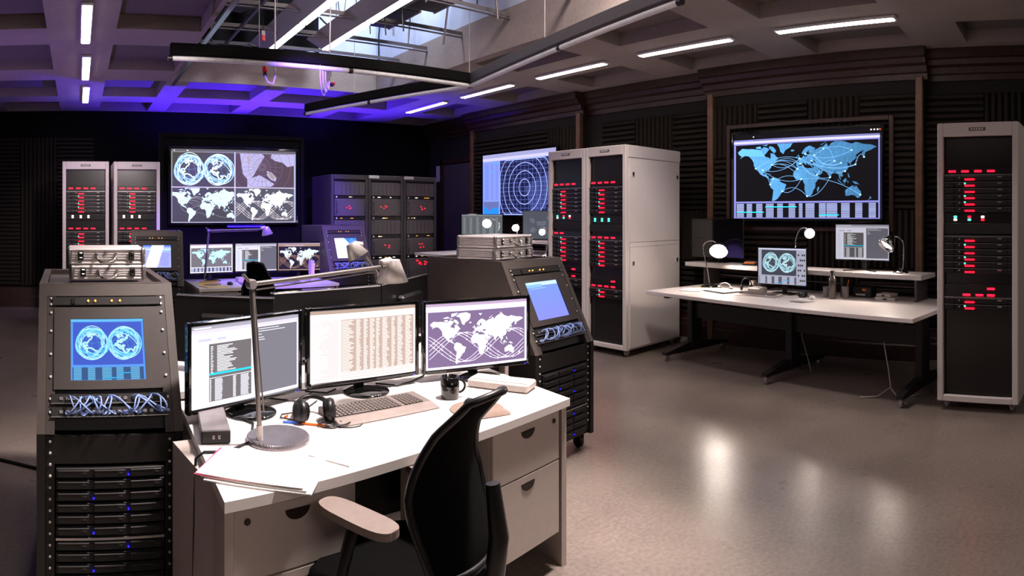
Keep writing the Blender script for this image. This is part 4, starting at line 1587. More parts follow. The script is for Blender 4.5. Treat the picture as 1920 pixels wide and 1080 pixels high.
# its monitors, seen from behind
for i, (p, q, zt, lb) in enumerate((((.50, 3.20), (.955, 2.95), 1.12, 'black monitor back behind the left front monitor'), ((.985, 3.07), (1.68, 3.20), 1.125, 'wide black monitor back behind the middle front monitor'), ((1.70, 3.22), (2.28, 3.66), 1.125, 'black monitor back behind the large lamp shade'))):
    p, q = Vector(p), Vector(q)
    c = (p + q) / 2
    L = (q - p).length
    o = thing('monitor', lb, 'monitor', (c.x, c.y, DZ), math.atan2(q.y - p.y, q.x - p.x), 'monitors seen from behind')
    h = zt - DZ
    MB().b2(-L / 2, L / 2, .0, .03, .045, h, .006).build('back_shell', 'black', o)
    MB().b2(-L / 2, L / 2, .028, .036, .045, h, .003).build('bezel', 'gloss', o)
    MB().tube([(-L / 2 + .01, .0, h - .004), (L / 2 - .01, .0, h - .004)], .0035, 6).build('edge_trim', 'silver', o)
    MB().box((0, -.02, h * .55), (L * .45, .05, h * .45), .015).build('rear_hump', 'black', o)
    MB().b2(-.03, .03, -.03, -.005, .0, .14, .004).build('neck', 'black', o)
    MB().b2(-.13, .13, -.10, .08, 0, .012, .004).build('stand_base', 'gloss', o)


# ------------------------------------------------------------------ ARM LAMPS
def arm_lamp(label, base, rzarm, ph, reach, headz, tilt=0, rb=.112, lit=False, lean=0.0, rs=.068):
    """disc base, upright pole, elbow, near-horizontal arm, conical shade"""
    o = thing('arm_lamp', label, 'lamp', base, rzarm, 'arm desk lamps')
    MB().lathe([(rb, 0), (rb, .014), (rb - .004, .018)], (0, 0, 0), 40).build('base', 'grille', o)
    x0 = -rb * .72
    m = MB()
    m.cyl((x0, 0, .018), .012, .05, 12)
    m.build('pivot', 'lampw', o)
    T = Vector((x0 + lean, 0, ph))
    B = Vector((x0, 0, .06))
    m = MB()
    m.tube([B, T], .0085, 8)
    m.tube([B + Vector((.018, .0, .05)), T + Vector((.012, 0, -.03))], .003, 6)
    m.build('lower_arm', 'lamparm', o)
    MB().cyl((T.x, -.014, T.z), .018, .028, 12, (0, 1, 0), .003).build('elbow', 'greyp', o)
    H = Vector((T.x + reach, 0, headz))
    m = MB()
    m.tube([T + Vector((-.035, 0, .035)), T], .006, 6)
    m.tube([T + Vector((0, 0, .0)), H], .0085, 8)
    m.tube([T + Vector((.02, 0, -.02)), H + Vector((-.06, 0, -.018))], .003, 6)
    m.build('upper_arm', 'lamparm', o)
    # head
    hd = Vector((H.x + .035, 0, H.z + .005))
    ax = Vector((math.sin(tilt), 0, math.cos(tilt)))
    q = Vector((0, 0, 1)).rotation_difference(ax)
    MB().cyl(tuple(H + Vector((-.03, 0, .012))), .018, .06, 12, (1, 0, .15), .005).build('socket', 'lampw', o)
    top = hd + ax * .02
    sh = MB()
    prof = [(.034, .0), (rs, -.092), (rs - .003, -.092), (.031, -.003), (.0, -.002)]
    sh.lathe([(r_, h_) for r_, h_ in prof], tuple(top), 28, tuple(ax))
    sh.lathe([(.034, 0), (.0, .003)], tuple(top), 28, tuple(ax))
    s = sh.build('lamp_shade', 'lampw', o)
    if lit:
        MB().lathe([(.0, -.06), (.02, -.05), (.022, -.035), (.012, -.015)], tuple(top), 14, tuple(ax)).build('bulb', E['bulbs'], o)
    return o


arm_lamp('large aluminium arm lamp on the front desk, arm reaching right over the monitors', (.70, 2.12, DZ), R(19), .56, .675, .585, tilt=-.04, lean=-.035)
arm_lamp('aluminium arm lamp on the rear desk, arm reaching right below the big screen', (1.50, 6.95, DZ), R(4), .62, .66, .63, tilt=-.25, lean=.05)
o = arm_lamp('arm lamp turned the other way, its shade seen beside the big one', (1.72, 3.48, DZ), R(162), .42, .13, .60, tilt=.5)

# ------------------------------------------------------------------ KEYBOARDS, HEADPHONES, MUG ...
key_src = {}


def keyboard(label, loc, rz, W=.455, D=.20, H=.018, kb='kb'):
    o = thing('keyboard', label, 'keyboard', loc, rz, 'keyboards')
    m = MB()
    m.prism([(0, 0), (D, 0), (D, H + .008), (D * .30, H), (.012, .008), (0, .004)], -W / 2, W / 2, 'x')
    b = m.build('body', kb, o)
    MB().prism([(.001, .0045), (.013, .0085), (D * .285, H + .0012), (D * .285, H - .002), (.013, .005)], -W / 2 + .003, W / 2 - .003, 'x').build('palm_rest', 'kbs', o)
    if W not in key_src:
        km = MB()
        km.box((0, 0, .003), (.0155, .0155, .007), .002)
        ks = km.build('key', 'key')
        key_src[W] = (ks, [])
    src = key_src[W][0]
    first = not src.parent
    px = .0178
    n = int((W - .03) / px)
    for r in range(6):
        y = D * .33 + .008 + r * .0205
        z = H + .006 * (y - D * .3) / D
        for k in range(n):
            if k in (n - 6,):
                continue
            if r == 0 and 3 < k < 9:
                continue
            x = -W / 2 + .02 + k * px
            if first:
                src.parent = o
                src.location = (x, y, z)
                first = False
            else:
                piece(src, o, (x, y, z))
        if r == 0:
            MB().box((-W / 2 + .02 + 6 * px, y, z + .003), (px * 5 - .003, .0155, .007), .002).build('space_bar', 'key', o)
    return o


keyboard('grey keyboard with silver palm rest on the front desk', (1.185, 2.165, DZ), R(3))

# mug
o = thing('mug', 'glossy black mug on the front desk beside the keyboard', 'mug', (1.53, 2.275, DZ), 0)
MB().lathe([(.036, 0), (.040, .006), (.041, .05), (.041, .095), (.038, .095), (.037, .02), (.0, .012)], (0, 0, 0), 28).build('cup', 'gloss', o)
MB().tube([(.038 + .030 * math.sin(a) if 0 < a < 3.14 else .038, 0, .05 + .028 * math.cos(a)) for a in [i * math.pi / 10 for i in range(11)]], .0055, 8).build('handle', 'gloss', o)
o.rotation_euler = (0, 0, R(-20))

# mouse pad + mouse
o = thing('mouse_pad', 'brown cloth mouse pad with raised wrist rest at the right of the front desk', 'mouse pad', (1.53, 2.07, DZ), R(-12))
MB().lathe([(.11, 0), (.112, .002), (.11, .004)], (0, .01, 0), 32).build('pad', 'pad', o)
m = MB()
m.grid(lambda u, v: ((u - .5) * .19, -.115 + .075 * v, .003 + .020 * math.sin(math.pi * v) ** .6 * math.sin(math.pi * min(max(u, .02), .98)) ** .4), 14, 8)
m.build('wrist_rest', 'pad', o)


def mouse(label, loc, rz, mt):
    o = thing('computer_mouse', label, 'mouse', loc, rz, 'computer mice')

    def f(u, v):
        a = 2 * math.pi * u
        r = math.sin(math.pi / 2 * (1 - v) ** 1.0)
        return (.031 * r * math.cos(a), .055 * r * math.sin(a), .002 + .034 * math.sin(math.pi / 2 * v) ** .8)
    MB().grid(f, 20, 8).build('body', mt, o)
    MB().box((0, .035, .028), (.006, .016, .008), .002).build('scroll_wheel', 'greyp', o)
    return o


mouse('dark computer mouse on the brown mouse pad of the front desk', (1.52, 2.10, DZ + .0045), R(-15), 'black')

# white router box
o = thing('network_box', 'pale beige box behind the chair top on the front desk', 'box', (1.815, 2.27, DZ), R(-62))
MB().box((0, 0, .022), (.30, .12, .038), .008).build('body', 'beige', o)
MB().b2(-.14, .14, -.05, .035, .041, .044, .001).build('top_plate', 'beige', o)
m = MB()
for x in (-.12, .12):
    for y in (-.04, .04):
        m.cyl((x, y, 0), .008, .004, 8)
m.build('rubber_feet', 'black', o)

# external drive
o = thing('drive_box', 'dark grey box at the left edge of the front desk', 'box', (.497, 2.27, DZ), R(-8))
MB().b2(-.052, .052, -.135, .135, .002, .048, .004).build('body', 'greyp', o)
MB().b2(-.050, .050, -.139, -.134, .004, .046, .002).build('front_plate', 'black', o)
m = MB()
for x in (-.012, .008):
    m.b2(x, x + .008, -.1405, -.1385, .020, .024).b2(x, x + .003, -.1405, -.1385, .020, .032).b2(x + .004, x + .008, -.1405, -.1385, .028, .032)
m.build('lettering', 'label', o)
m = MB()
for x in (-.04, .04):
    m.b2(x - .006, x + .006, -.12, -.10, 0, .003).b2(x - .006, x + .006, .10, .12, 0, .003)
m.build('rubber_feet', 'black', o)

# headphones
o = thing('headphones', 'black over-ear headphones lying on the front desk left of the keyboard', 'headphones', (.90, 2.27, DZ), R(-12))
for s, nm in ((-1, 'ear_cup'), (1, 'ear_cup')):
    e = MB().lathe([(.0, -.016), (.034, -.018), (.046, -.006), (.047, .010), (.040, .020), (.022, .022), (.0, .015)], (s * .056, -.01, .041), 22, (s * .9, -.25, .15)).build(nm, 'black', o)
    MB().lathe([(.020, -.02), (.036, -.021), (.040, -.012), (.036, -.006)], (s * .056, -.01, .041), 20, (s * .9, -.25, .15)).build('cushion', 'cloth', e)
pts = [(.066 * math.cos(a), .005 + .105 * math.sin(a), .045 + .018 * math.sin(a)) for a in [R(0) + math.pi * i / 14 for i in range(15)]]
MB().tube(pts, [.006] + [.010] * 13 + [.006], 8).build('headband', 'black', o)
rn = random.Random(5)
pts = []
for i in range(60):
    a = i * .42
    pts.append((.06 + .05 * math.cos(a) + .02 * math.sin(a * .37) + (.0 if i < 45 else (i - 45) * .004), -.06 + .035 * math.sin(a) - .0003 * i, .005 + .008 * (math.sin(a * .5) > 0) + .002 * math.sin(a)))
MB().tube(pts, .0022, 5).build('cord', 'cableb', o)
pts = [(-.05, -.02, .01), (-.09, .01, .005), (-.13, .04, .005), (-.12, .08, .005), (-.06, .10, .005), (.0, .16, .005), (.05, .24, .005)]
MB().tube(pts, .0028, 5).build('cord', 'cableb', o)
MB().tube([(-.112, .04, .006), (-.10, .055, .006)], .004, 6).build('cable_band', 'orange', o)

for (a, b, mt, lb) in (((.775, 2.285), (.86, 2.235), 'bluep', 'blue pen beside the headphones'), ((.82, 2.26), (.94, 2.165), 'orange', 'orange pencil beside the headphones')):
    o = thing('pen', lb, 'pen', (a[0], a[1], DZ + .0048), math.atan2(b[1] - a[1], b[0] - a[0]), 'pens on the front desk')
    L = math.hypot(b[0] - a[0], b[1] - a[1])
    MB().tube([(0, 0, 0), (L * .75, 0, 0)], .0045, 8).build('barrel', mt, o)
    MB().tube([(L * .75, 0, 0), (L, 0, -.001)], [.0045, .001], 8).build('tip', 'black', o)


# papers
def sheet(m, c, W, D, rz, z, th=.0015):
    m.box((c[0], c[1], z + th / 2), (W, D, th), 0, rz)


o = thing('file_folder', 'stack of white folders hanging over the front left edge of the front desk', 'folder', (.575, 1.87, DZ), 0)
sheet(m := MB(), (-.0, -.02), .33, .225, R(-34), .001, .004)
m.build('bottom_folder', 'paper', o)
sheet(m := MB(), (.0, .0), .33, .24, R(-36), .0055, .006)
m.build('paper_stack', 'paper', o)
sheet(m := MB(), (-.02, .012), .335, .232, R(-33), .012, .0015)
m.build('pink_sheet', 'pink', o)
sheet(m := MB(), (-.015, .005), .335, .232, R(-35), .0142, .003)
m.build('top_folder', 'paper', o)
o = thing('paper_sheet', 'loose pad of paper at the front edge of the front desk by the chair', 'paper', (.88, 1.93, DZ), 0)
sheet(m := MB(), (0, 0), .21, .16, R(32), .0005, .004)
m.build('pages', 'paper', o)
MB().box((0, 0, .0048), (.208, .158, .0006), 0, R(32)).build('cover', 'paper', o)

# cables on the front desk
for i, (pts, r, lb, mt) in enumerate((
    ([(.52, 2.62, .738), (.66, 2.30, .736), (.60, 2.12, .736), (.50, 2.05, .736), (.42, 2.06, .736), (.39, 2.05, .72), (.385, 2.05, .5), (.385, 2.08, .2)], .0045, 'black cable running off the left edge of the front desk', 'cableb'),
    ([(.80, 2.60, .737), (.93, 2.50, .737), (.98, 2.54, .737), (1.02, 2.62, .737)], .004, 'black cable behind the left front monitor', 'cableb'),
    ([(1.35, 2.63, .737), (1.42, 2.55, .737), (1.52, 2.58, .737), (1.62, 2.64, .737)], .004, 'black cable between middle and right front monitors', 'cableb'),
    ([(1.0, 2.64, .737), (1.08, 2.58, .737), (1.14, 2.62, .737)], .004, 'short black cable under the middle front monitor', 'cableb'),
)):
    tag(MB().tube(pts, r, 6).build('desk_cable', mt), lb, 'cable')
# floor cable at far left
pts = [(-1.6, 4.3, .008), (-1.1, 4.15, .008), (-.7, 3.98, .008), (-.40, 3.84, .008), (-.15, 3.72, .008), (.15, 3.62, .008)]
tag(MB().tube(pts, .011, 6).build('floor_cable', 'cableb'), 'black cable on the floor running under the big front left console', 'cable')


# ------------------------------------------------------------------ OFFICE CHAIR
def office_chair(label, loc, rz):
    o = thing('office_chair', label, 'chair', loc, rz, 'black office chairs')

    def hw(v):      # half width up the back
        return .15 + .02 * math.sin(math.pi * min(v * 1.25, 1)) - .12 * max(v - .45, 0) ** .9

    def yo(v):
        return -.24 + .085 * math.sin(math.pi * v * .95) ** 1.5 - .03 * v - .07 * max(v - .8, 0) * 3

    def surf(u, v, off=0):
        s = u * 2 - 1
        w_ = hw(v)
        z = .56 + .47 * v + .02 * (v ** 2) * (1 - s * s)
        return (s * w_, yo(v) - .045 * (1 - s * s) + off, z)
    m = MB()
    m.grid(lambda u, v: surf(u, v, 0), 16, 20)
    m.grid(lambda u, v: surf(1 - u, v, .012), 16, 20)
    m.build('backrest', 'mesh', o)
    n = 24
    loop = [surf(0, i / n) for i in range(n + 1)] + [surf(i / 10, 1) for i in range(1, 10)] + [surf(1, 1 - i / n) for i in range(n + 1)] + [surf(1 - i / 10, 0) for i in range(1, 10)]
    MB().tube(loop, .012, 8, closed=True).build('back_frame', 'black', o)
    MB().tube([(0, -.33, .80), (0, -.35, .66), (0, -.33, .50), (0, -.22, .43), (0, -.05, .42)], [.02, .028, .03, .03, .03], 10).build('back_support', 'black', o)

    def seat(u, v):
        a = 2 * math.pi * u
        ca, sa = math.cos(a), math.sin(a)
        sup = 1 / max(abs(ca) ** 3 + abs(sa) ** 3, 1e-3) ** (1 / 3)
        rr = [0, .9, 1, 1.0, .95, 0][v_i(v)]
        return (.25 * rr * sup * ca, .24 * rr * sup * sa, [.475, .485, .465, .44, .42, .42][v_i(v)])

    def v_i(v):
        return int(round(v * 5))
    MB().grid(seat, 28, 5).build('seat', 'mesh', o)
    for s in (-1, 1):
        m = MB()
        n2 = 14
        prof = []
        for i in range(n2 * 2):
            a = math.pi * i / n2
            ca, sa = math.cos(a), math.sin(a)
            prof.append((s * .195 + .046 * (abs(ca) ** .7) * (1 if ca > 0 else -1), -.01 + .14 * (abs(sa) ** .55) * (1 if sa > 0 else -1)))
        m.prism(prof, .672, .694)
        m.build('arm_pad', 'arm', o)
        MB().tube([(s * .195, .0, .672), (s * .265, .0, .50), (s * .25, .0, .41), (s * .06, .0, .40)], .018, 8).build('arm_post', 'black', o)
    MB().b2(-.11, .11, -.13, .11, .37, .42, .015).build('tilt_mechanism', 'black', o)
    MB().cyl((0, 0, .10), .028, .28, 14).build('gas_column', 'black', o)
    for k in range(5):
        a = R(90 + 72 * k)
        ca, sa = math.cos(a), math.sin(a)
        lg = MB().tube([(0, 0, .12), (.15 * ca, .15 * sa, .105), (.29 * ca, .29 * sa, .075)], [.026, .020, .014], 8).build('star_leg', 'black', o)
        T = Matrix.Translation((.29 * ca, .29 * sa, 0))
        MB(T).cyl((-.025, 0, .028), .028, .05, 14, (1, 0, 0), .006).cyl((0, 0, .028), .008, .05, 8).build('caster', 'black', lg)
    return o


ch = office_chair('black mesh-backed office chair with grey arm pads at the front desk', (.935, 1.66, 0), R(20))
copy_tree(ch, None, (1.92, 6.35, 0), R(-30), 'black office chair at the rear desk in front of its monitors')

# ------------------------------------------------------------------ REAR DESK ITEMS
o = thing('legal_pad', 'open yellow note pad at the left of the rear desk', 'notepad', (1.50, 6.80, DZ), R(15))
MB().box((0, 0, .004), (.26, .22, .008)).build('pages', 'manila', o)
MB().grid(lambda u, v: (-.13 + .26 * u, .10 + .03 * math.sin(v * 3), .008 + .05 * v), 6, 6).build('raised_page', 'manila', o)
o = thing('beige_box', 'flat beige box in front of the middle rear monitor', 'box', (2.02, 7.22, DZ), 0)
MB().box((0, 0, .027), (.30, .15, .05), .006).build('body', 'beige', o)
MB().b2(-.13, .13, -.06, .05, .052, .055).build('lid', 'beige', o)
o = thing('tablet', 'dark tablet lying on the rear desk beside the beige box', 'tablet', (1.98, 6.98, DZ), R(-6))
MB().box((0, 0, .008), (.26, .18, .014), .004).build('body', 'greyp', o)
MB().b2(-.12, .12, -.08, .08, .0152, .0162).build('screen', 'gloss', o)
o = thing('desk_speaker', 'narrow upright speaker in front of the right rear monitor', 'speaker', (2.74, 7.02, DZ), R(20))
MB().box((0, 0, .125), (.055, .055, .25), .006).build('cabinet', 'beige', o)
MB().b2(-.022, .022, -.030, -.027, .03, .22).build('grille', 'manila', o)
mouse('dark computer mouse on the rear desk beside the note pad', (1.72, 6.95, DZ + .002), R(10), 'gloss')
keyboard('dark keyboard on the rear desk', (2.35, 6.90, DZ), R(0), .44, .15, .015, 'black')

# ------------------------------------------------------------------ WALL SCREENS
def wall_tv(label, loc, rz, canvas, mkey, W, H, group=None, bez=.03):
    o = thing('wall_screen', label, 'screen', loc, rz, group)
    OW, OH = W + 2 * bez, H + 2 * bez
    m = MB()
    m.b2(-OW / 2, -W / 2, -.07, -.04, -OH / 2, OH / 2, .006).b2(W / 2, OW / 2, -.07, -.04, -OH / 2, OH / 2, .006)
    m.b2(-W / 2, W / 2, -.07, -.04, -OH / 2, -H / 2, .006).b2(-W / 2, W / 2, -.07, -.04, H / 2, OH / 2, .006)
    m.build('bezel', 'gloss', o)
    MB().b2(-OW / 2 + .005, OW / 2 - .005, -.055, -.01, -OH / 2 + .005, OH / 2 - .005).build('back_shell', 'black', o)
    canvas.build(o, mkey, (0, -.057, 0))
    MB().b2(-.25, .25, -.012, .02, -.2, .2).build('wall_mount', 'black', o)
    return o


def wood_frame(name, loc, rz, W, H, wd=.05):
    m = MB()
    m.b2(-W / 2 - wd, -W / 2, -.035, .0, -H / 2 - wd, H / 2 + wd, .006).b2(W / 2, W / 2 + wd, -.035, .0, -H / 2 - wd, H / 2 + wd, .006)
    m.b2(-W / 2, W / 2, -.035, .0, -H / 2 - wd, -H / 2, .006).b2(-W / 2, W / 2, -.035, .0, H / 2, H / 2 + wd, .006)
    o = m.build(name, 'wood')
    o.location = loc
    o.rotation_euler = (0, 0, rz)
    return o


RX = BX - .055
wall_tv('large wall screen with blue world map and connecting arcs above the right desk', (RX, 2.77, 1.955), R(-90), scr_tv_arcs(1.76, .98), 'tv', 1.76, .98, 'wall screens')
f = wood_frame('trim_frame', (RX, 2.77, 1.955), R(-90), 1.90, 1.12)
f['kind'] = 'structure'
f.name = 'trim_8'
wall_tv('wall screen with a blue radar display, partly behind the white double rack', (RX, 7.46, 2.01), R(-90), scr_radar(1.76, .98), 'tv', 1.76, .98, 'wall screens')
# big four-way screen on its free-standing dark panel
pn = thing('screen_panel', 'dark free-standing panel carrying the big four-way screen', 'panel', (2.19, 8.62, 0))
MB().b2(-1.02, 1.02, .03, .08, .06, 2.62).build('board', 'cloth', pn)
m = MB()
m.b2(-1.06, -1.0, 0, .1, 0, 2.66, .006).b2(1.0, 1.06, 0, .1, 0, 2.66, .006).b2(-1.0, 1.0, 0, .1, 2.6, 2.66, .006)
m.build('frame', 'cloth', pn)
for s in (-1, 1):
    MB().b2(s * .9 - .03, s * .9 + .03, -.2, .5, 0, .05, .005).build('foot', 'wood', pn)
wall_tv('big four-way screen with globes and maps on the back wall', (2.19, 8.62, 1.925), 0, scr_quad(1.81, 1.02), 'tv', 1.81, 1.02, 'wall screens', .035)
o = thing('blue_led_bar', 'bright blue strip light under the big four-way screen', 'light', (2.35, 8.56, 1.36))
MB().b2(-.28, .28, 0, .04, -.015, .015, .004).build('housing', 'black', o)
MB().b2(-.27, .27, -.01, .002, -.010, .010).build('tube', emit('blue_tube', (.12, .04, 1), 6.0), o)
MB().b2(-.02, .02, .04, .09, -.01, .01).build('bracket', 'black', o)


# ------------------------------------------------------------------ RIGHT WALL DESK (10 ft, slightly turned)
AU, AV = Vector((.174, .985)), Vector((.985, -.174))
O0 = Vector((4.66, 1.09))


def DP(a, p):
    q = O0 + AU * a + AV * p
    return (q.x, q.y)


RZD = math.atan2(AV.y, AV.x)      # local +X = away from the viewer (into the wall)
ds = thing('work_desk', 'long white work desk on dark T legs along the right wall', 'desk', (O0.x, O0.y, 0), RZD)
# local coords: x = depth p, y = along a
MB().b2(0, 1.15, .07, 3.05, DZ - .035, DZ, .003).build('desktop', 'desk', ds)
for a in (.22, 1.55, 2.85):
    lg = MB().b2(.45, .62, a - .035, a + .035, .10, DZ - .035, .008).build('leg', 'panel', ds)
    MB().prism([(.08, .07), (.08, .10), (.42, .16), (.65, .16), (1.05, .10), (1.05, .07)], a - .03, a + .03, 'y').build('foot', 'panel', lg)
    MB().b2(.10, 1.0, a - .025, a + .025, DZ - .07, DZ - .036).build('top_bracket', 'panel', lg)
    for x in (.12, 1.0):
        MB().cyl((x, a - .012, .035), .035, .024, 16, (0, 1, 0), .004).b2(x - .03, x + .03, a - .02, a + .02, .055, .072).build('caster', 'silver', lg)
MB().b2(.50, .53, .25, 2.85, .42, .58).build('modesty_rail', 'panel', ds)
sh = thing('desk_shelf', 'long white raised shelf standing at the back of the right wall desk', 'shelf', (O0.x, O0.y, DZ), RZD)
MB().b2(.79, 1.13, .34, 3.25, .205, .25, .003).build('shelf_board', 'desk', sh)
for a in (.42, 1.2, 2.2, 3.0):
    MB().b2(.85, 1.10, a - .012, a + .012, 0, .205).build('upright', 'drack', sh)
MB().tube([(1.10, .4, .10), (1.10, 3.0, .10)], .006, 6).build('rear_rod', 'greyp', sh)
SZ = DZ + .25

WR = R(-90) + math.atan2(.174, .985) * 0 - R(0)
FD = RZD - R(90) + R(0)           # things facing the viewer side: local -Y towards -AV
# local -Y direction = -AV  -> rotation so that +Y = AV
FR_ = math.atan2(AV.y, AV.x) - R(90)
x_, y_ = DP(1.808, .72)
monitor('monitor on the right desktop with two pale globes', (x_, y_, DZ), FR_ + R(8), scr_globes(.54, .36, False, True), 'mid', .54, .36, .10, 'plate', .010, 'monitors on the right wall desk')
x_, y_ = DP(1.049, 1.0)
monitor('monitor on the raised shelf with grey code windows', (x_, y_, SZ), FR_ + R(6), scr_terminal(.56, .34), 'lo', .56, .34, .11, 'v', .008, 'monitors on the right wall desk')
x_, y_ = DP(2.92, .99)
monitor('switched-off dark monitor at the left end of the raised shelf', (x_, y_, SZ), FR_ + R(14), None, 'lo', .66, .42, .07, 'plate', .012, 'monitors on the right wall desk', off=True)


def goose_lamp(label, loc, rz, pts, head_dir, r_head=.06, mt='chrome', lit='bulb', base_r=.085, shade_l=.09, bulb_out=.0):
    o = thing('gooseneck_lamp', label, 'lamp', loc, rz, 'gooseneck lamps')
    MB().lathe([(base_r, 0), (base_r, .006), (base_r * .8, .018), (base_r * .3, .034), (.012, .045)], (0, 0, 0), 28).build('base', 'gloss' if mt != 'chrome' else 'chrome', o)
    # smooth path
    P = [Vector(p) for p in pts]
    out = []
    for i in range(len(P) - 1):
        p0, p1, p2, p3 = P[max(i - 1, 0)], P[i], P[i + 1], P[min(i + 2, len(P) - 1)]
        for k in range(6):
            t = k / 6
            out.append(.5 * ((2 * p1) + (p2 - p0) * t + (2 * p0 - 5 * p1 + 4 * p2 - p3) * t * t + (3 * p1 - p0 - 3 * p2 + p3) * t ** 3))
    out.append(P[-1])
    MB().tube(out, .0065, 8).build('neck', 'chrome', o)
    d = Vector(head_dir).normalized()
    e = P[-1]
    L = shade_l
    prof = [(.012, -.02), (.020, .0), (r_head * .62, L * .22), (r_head * .92, L * .6), (r_head, L), (r_head - .003, L), (r_head * .88, L * .6), (r_head * .55, L * .25), (.0, L * .12)]
    MB().lathe(prof, tuple(e), 24, tuple(d)).build('lamp_shade', 'chrome' if mt == 'chrome' else 'gloss', o)
    c = e + d * (L * .45 + bulb_out)
    rb = r_head * .86
    MB().lathe([(.0, -rb * .3), (rb * .8, -rb * .1), (rb, rb * .25), (rb * .8, rb * .6), (rb * .4, rb * .8), (0, rb * .86)], tuple(c), 20, tuple(d)).build('bulb', E[lit], o)
    return o


# local frame of these: +X to the viewer's left along the desk?  keep world axes, vectors given in world
x_, y_ = DP(2.80, .72)
VL = Vector((-AV.x, -AV.y, 0))       # towards the room
AL = Vector((-AU.x, -AU.y, 0))       # towards the viewer's right


def W3(l, v, z):
    q = AL * l + VL * v
    return (q.x, q.y, z)


goose_lamp('gooseneck lamp at the left of the right desk, bright bulb facing out', (x_, y_, DZ), 0,
           [W3(0, 0, .04), W3(-.04, 0, .22), W3(-.09, 0, .40), W3(-.07, 0, .48), W3(.06, .02, .51), W3(.17, .03, .465)], W3(.45, .62, -.55), .10, 'dark', 'bulb', .10, .11, .02)
x_, y_ = DP(1.83, 1.0)
goose_lamp('small gooseneck lamp on the raised shelf behind the globe monitor', (x_, y_, SZ), 0,
           [W3(0, 0, .04), W3(-.01, 0, .20), W3(-.01, 0, .29), W3(.04, .0, .39), W3(.12, .01, .41), W3(.17, .02, .37)], W3(.6, .8, -.25), .055, 'dark', 'bulb', .07, .06, .01)
x_, y_ = DP(.62, .96)
goose_lamp('chrome gooseneck lamp at the right end of the raised shelf', (x_, y_, SZ), 0,
           [W3(.02, 0, .04), W3(.03, 0, .18), W3(.02, 0, .29), W3(-.03, 0, .335), W3(-.08, 0, .34)], W3(-.45, .85, -1.0), .085, 'chrome', 'bulb', .075, .13)

keyboard('light keyboard on the right desk', (*DP(1.92, .40), DZ), FR_ + R(6), .45, .17, .015, 'beige')
o = thing('legal_pad', 'yellow legal pad at the left end of the right desk', 'notepad', (*DP(2.72, .40), DZ), FR_ + R(20))
MB().box((0, 0, .005), (.22, .30, .010)).build('pages', 'paper', o)
MB().box((0, .145, .0115), (.22, .02, .004)).build('binding', 'manila', o)
MB().box((.0, .02, .0105), (.10, .006, .001), 0, .3).build('pen_line', 'bluep', o)
o = thing('open_binder', 'open binder of white paper beside the left gooseneck lamp', 'binder', (*DP(2.42, .50), DZ), FR_ - R(10))
MB().box((0, 0, .004), (.34, .25, .006)).build('cover', 'black', o)
MB().box((0, .01, .010), (.32, .235, .008)).build('pages', 'paper', o)
mouse('white computer mouse on the white mouse mat of the right desk', (*DP(1.30, .48), DZ + .016), FR_ + R(40), 'white')
o = thing('wrist_rest', 'white gel mouse mat on the right desk', 'mouse pad', (*DP(1.36, .42), DZ), FR_)
MB().lathe([(.10, 0), (.105, .006), (.10, .013), (.0, .0145)], (0, 0, 0), 26).build('pad', 'white', o)
MB().box((0, -.085, .012), (.16, .06, .022), .010).build('gel_roll', 'white', o)
o = thing('water_bottle', 'grey steel water bottle standing on the right desk', 'bottle', (*DP(1.212, .70), DZ), 0)
MB().lathe([(.034, 0), (.037, .004), (.037, .17), (.033, .195), (.021, .215), (.019, .23)], (0, 0, 0), 24).build('body', 'steel', o)
MB().lathe([(.024, .228), (.024, .262), (.020, .266)], (0, 0, 0), 20).build('cap', 'black', o)
MB().lathe([(.0245, .234), (.0245, .238)], (0, 0, 0), 20).build('cap_ring', 'silver', o)
o = thing('pen_cup', 'dark pen cup behind the steel bottle', 'cup', (*DP(1.13, .80), DZ), 0)
MB().lathe([(.034, 0), (.036, .11), (.033, .11), (.031, .01), (0, .008)], (0, 0, 0), 20).build('cup', 'greyp', o)
MB().tube([(0, 0, .02), (.045, -.02, .17)], .004, 6).build('pencil', 'orange', o)
o = thing('pen_cup', 'dark pen cup left of the steel bottle', 'cup', (*DP(1.33, .78), DZ), 0)
MB().lathe([(.032, 0), (.034, .10), (.031, .10), (.029, .01), (0, .008)], (0, 0, 0), 20).build('cup', 'greyp', o)
MB().tube([(0, 0, .02), (-.01, .02, .13)], .004, 6).build('pen', 'black', o)
o = thing('web_camera', 'small black camera with cords right of the globe monitor', 'camera', (*DP(1.50, .62), DZ), FR_ + R(30))
MB().box((0, 0, .035), (.09, .06, .055), .012).build('body', 'black', o)
MB().cyl((0, -.03, .038), .024, .025, 16, (0, -1, 0), .003).build('lens', 'gloss', o)
MB().tube([(.04, .02, .01), (.09, .0, .006), (.12, -.04, .006), (.08, -.08, .006)], .004, 6).build('cord', 'cableb', o)
o = thing('beige_box', 'low beige box under the globe monitor', 'box', (*DP(2.08, .66), DZ), FR_)
MB().box((0, 0, .03), (.17, .13, .052), .012).build('body', 'beige', o)
MB().b2(-.06, .06, -.045, .045, .056, .059).build('lid', 'beige', o)
o = thing('headset', 'black headset lying left of the globe monitor', 'headset', (*DP(2.26, .70), DZ), FR_ + R(15))
for s in (-1, 1):
    MB().lathe([(.0, -.014), (.030, -.012), (.034, .004), (.024, .014), (0, .014)], (s * .055, 0, .036), 18, (s, -.5, .2)).build('ear_cup', 'black', o)
MB().tube([(.060 * math.cos(a), .0, .05 + .085 * math.sin(a)) for a in [math.pi * i / 12 for i in range(13)]], .007, 8).build('headband', 'black', o)
MB().tube([(.05, -.02, .01), (.09, -.05, .006), (.05, -.09, .006), (-.03, -.08, .006), (-.08, -.04, .006)], .004, 6).build('cord', 'cableb', o)
o = thing('white_headset', 'white headset arched behind the open binder', 'headset', (*DP(2.52, .66), DZ), FR_)
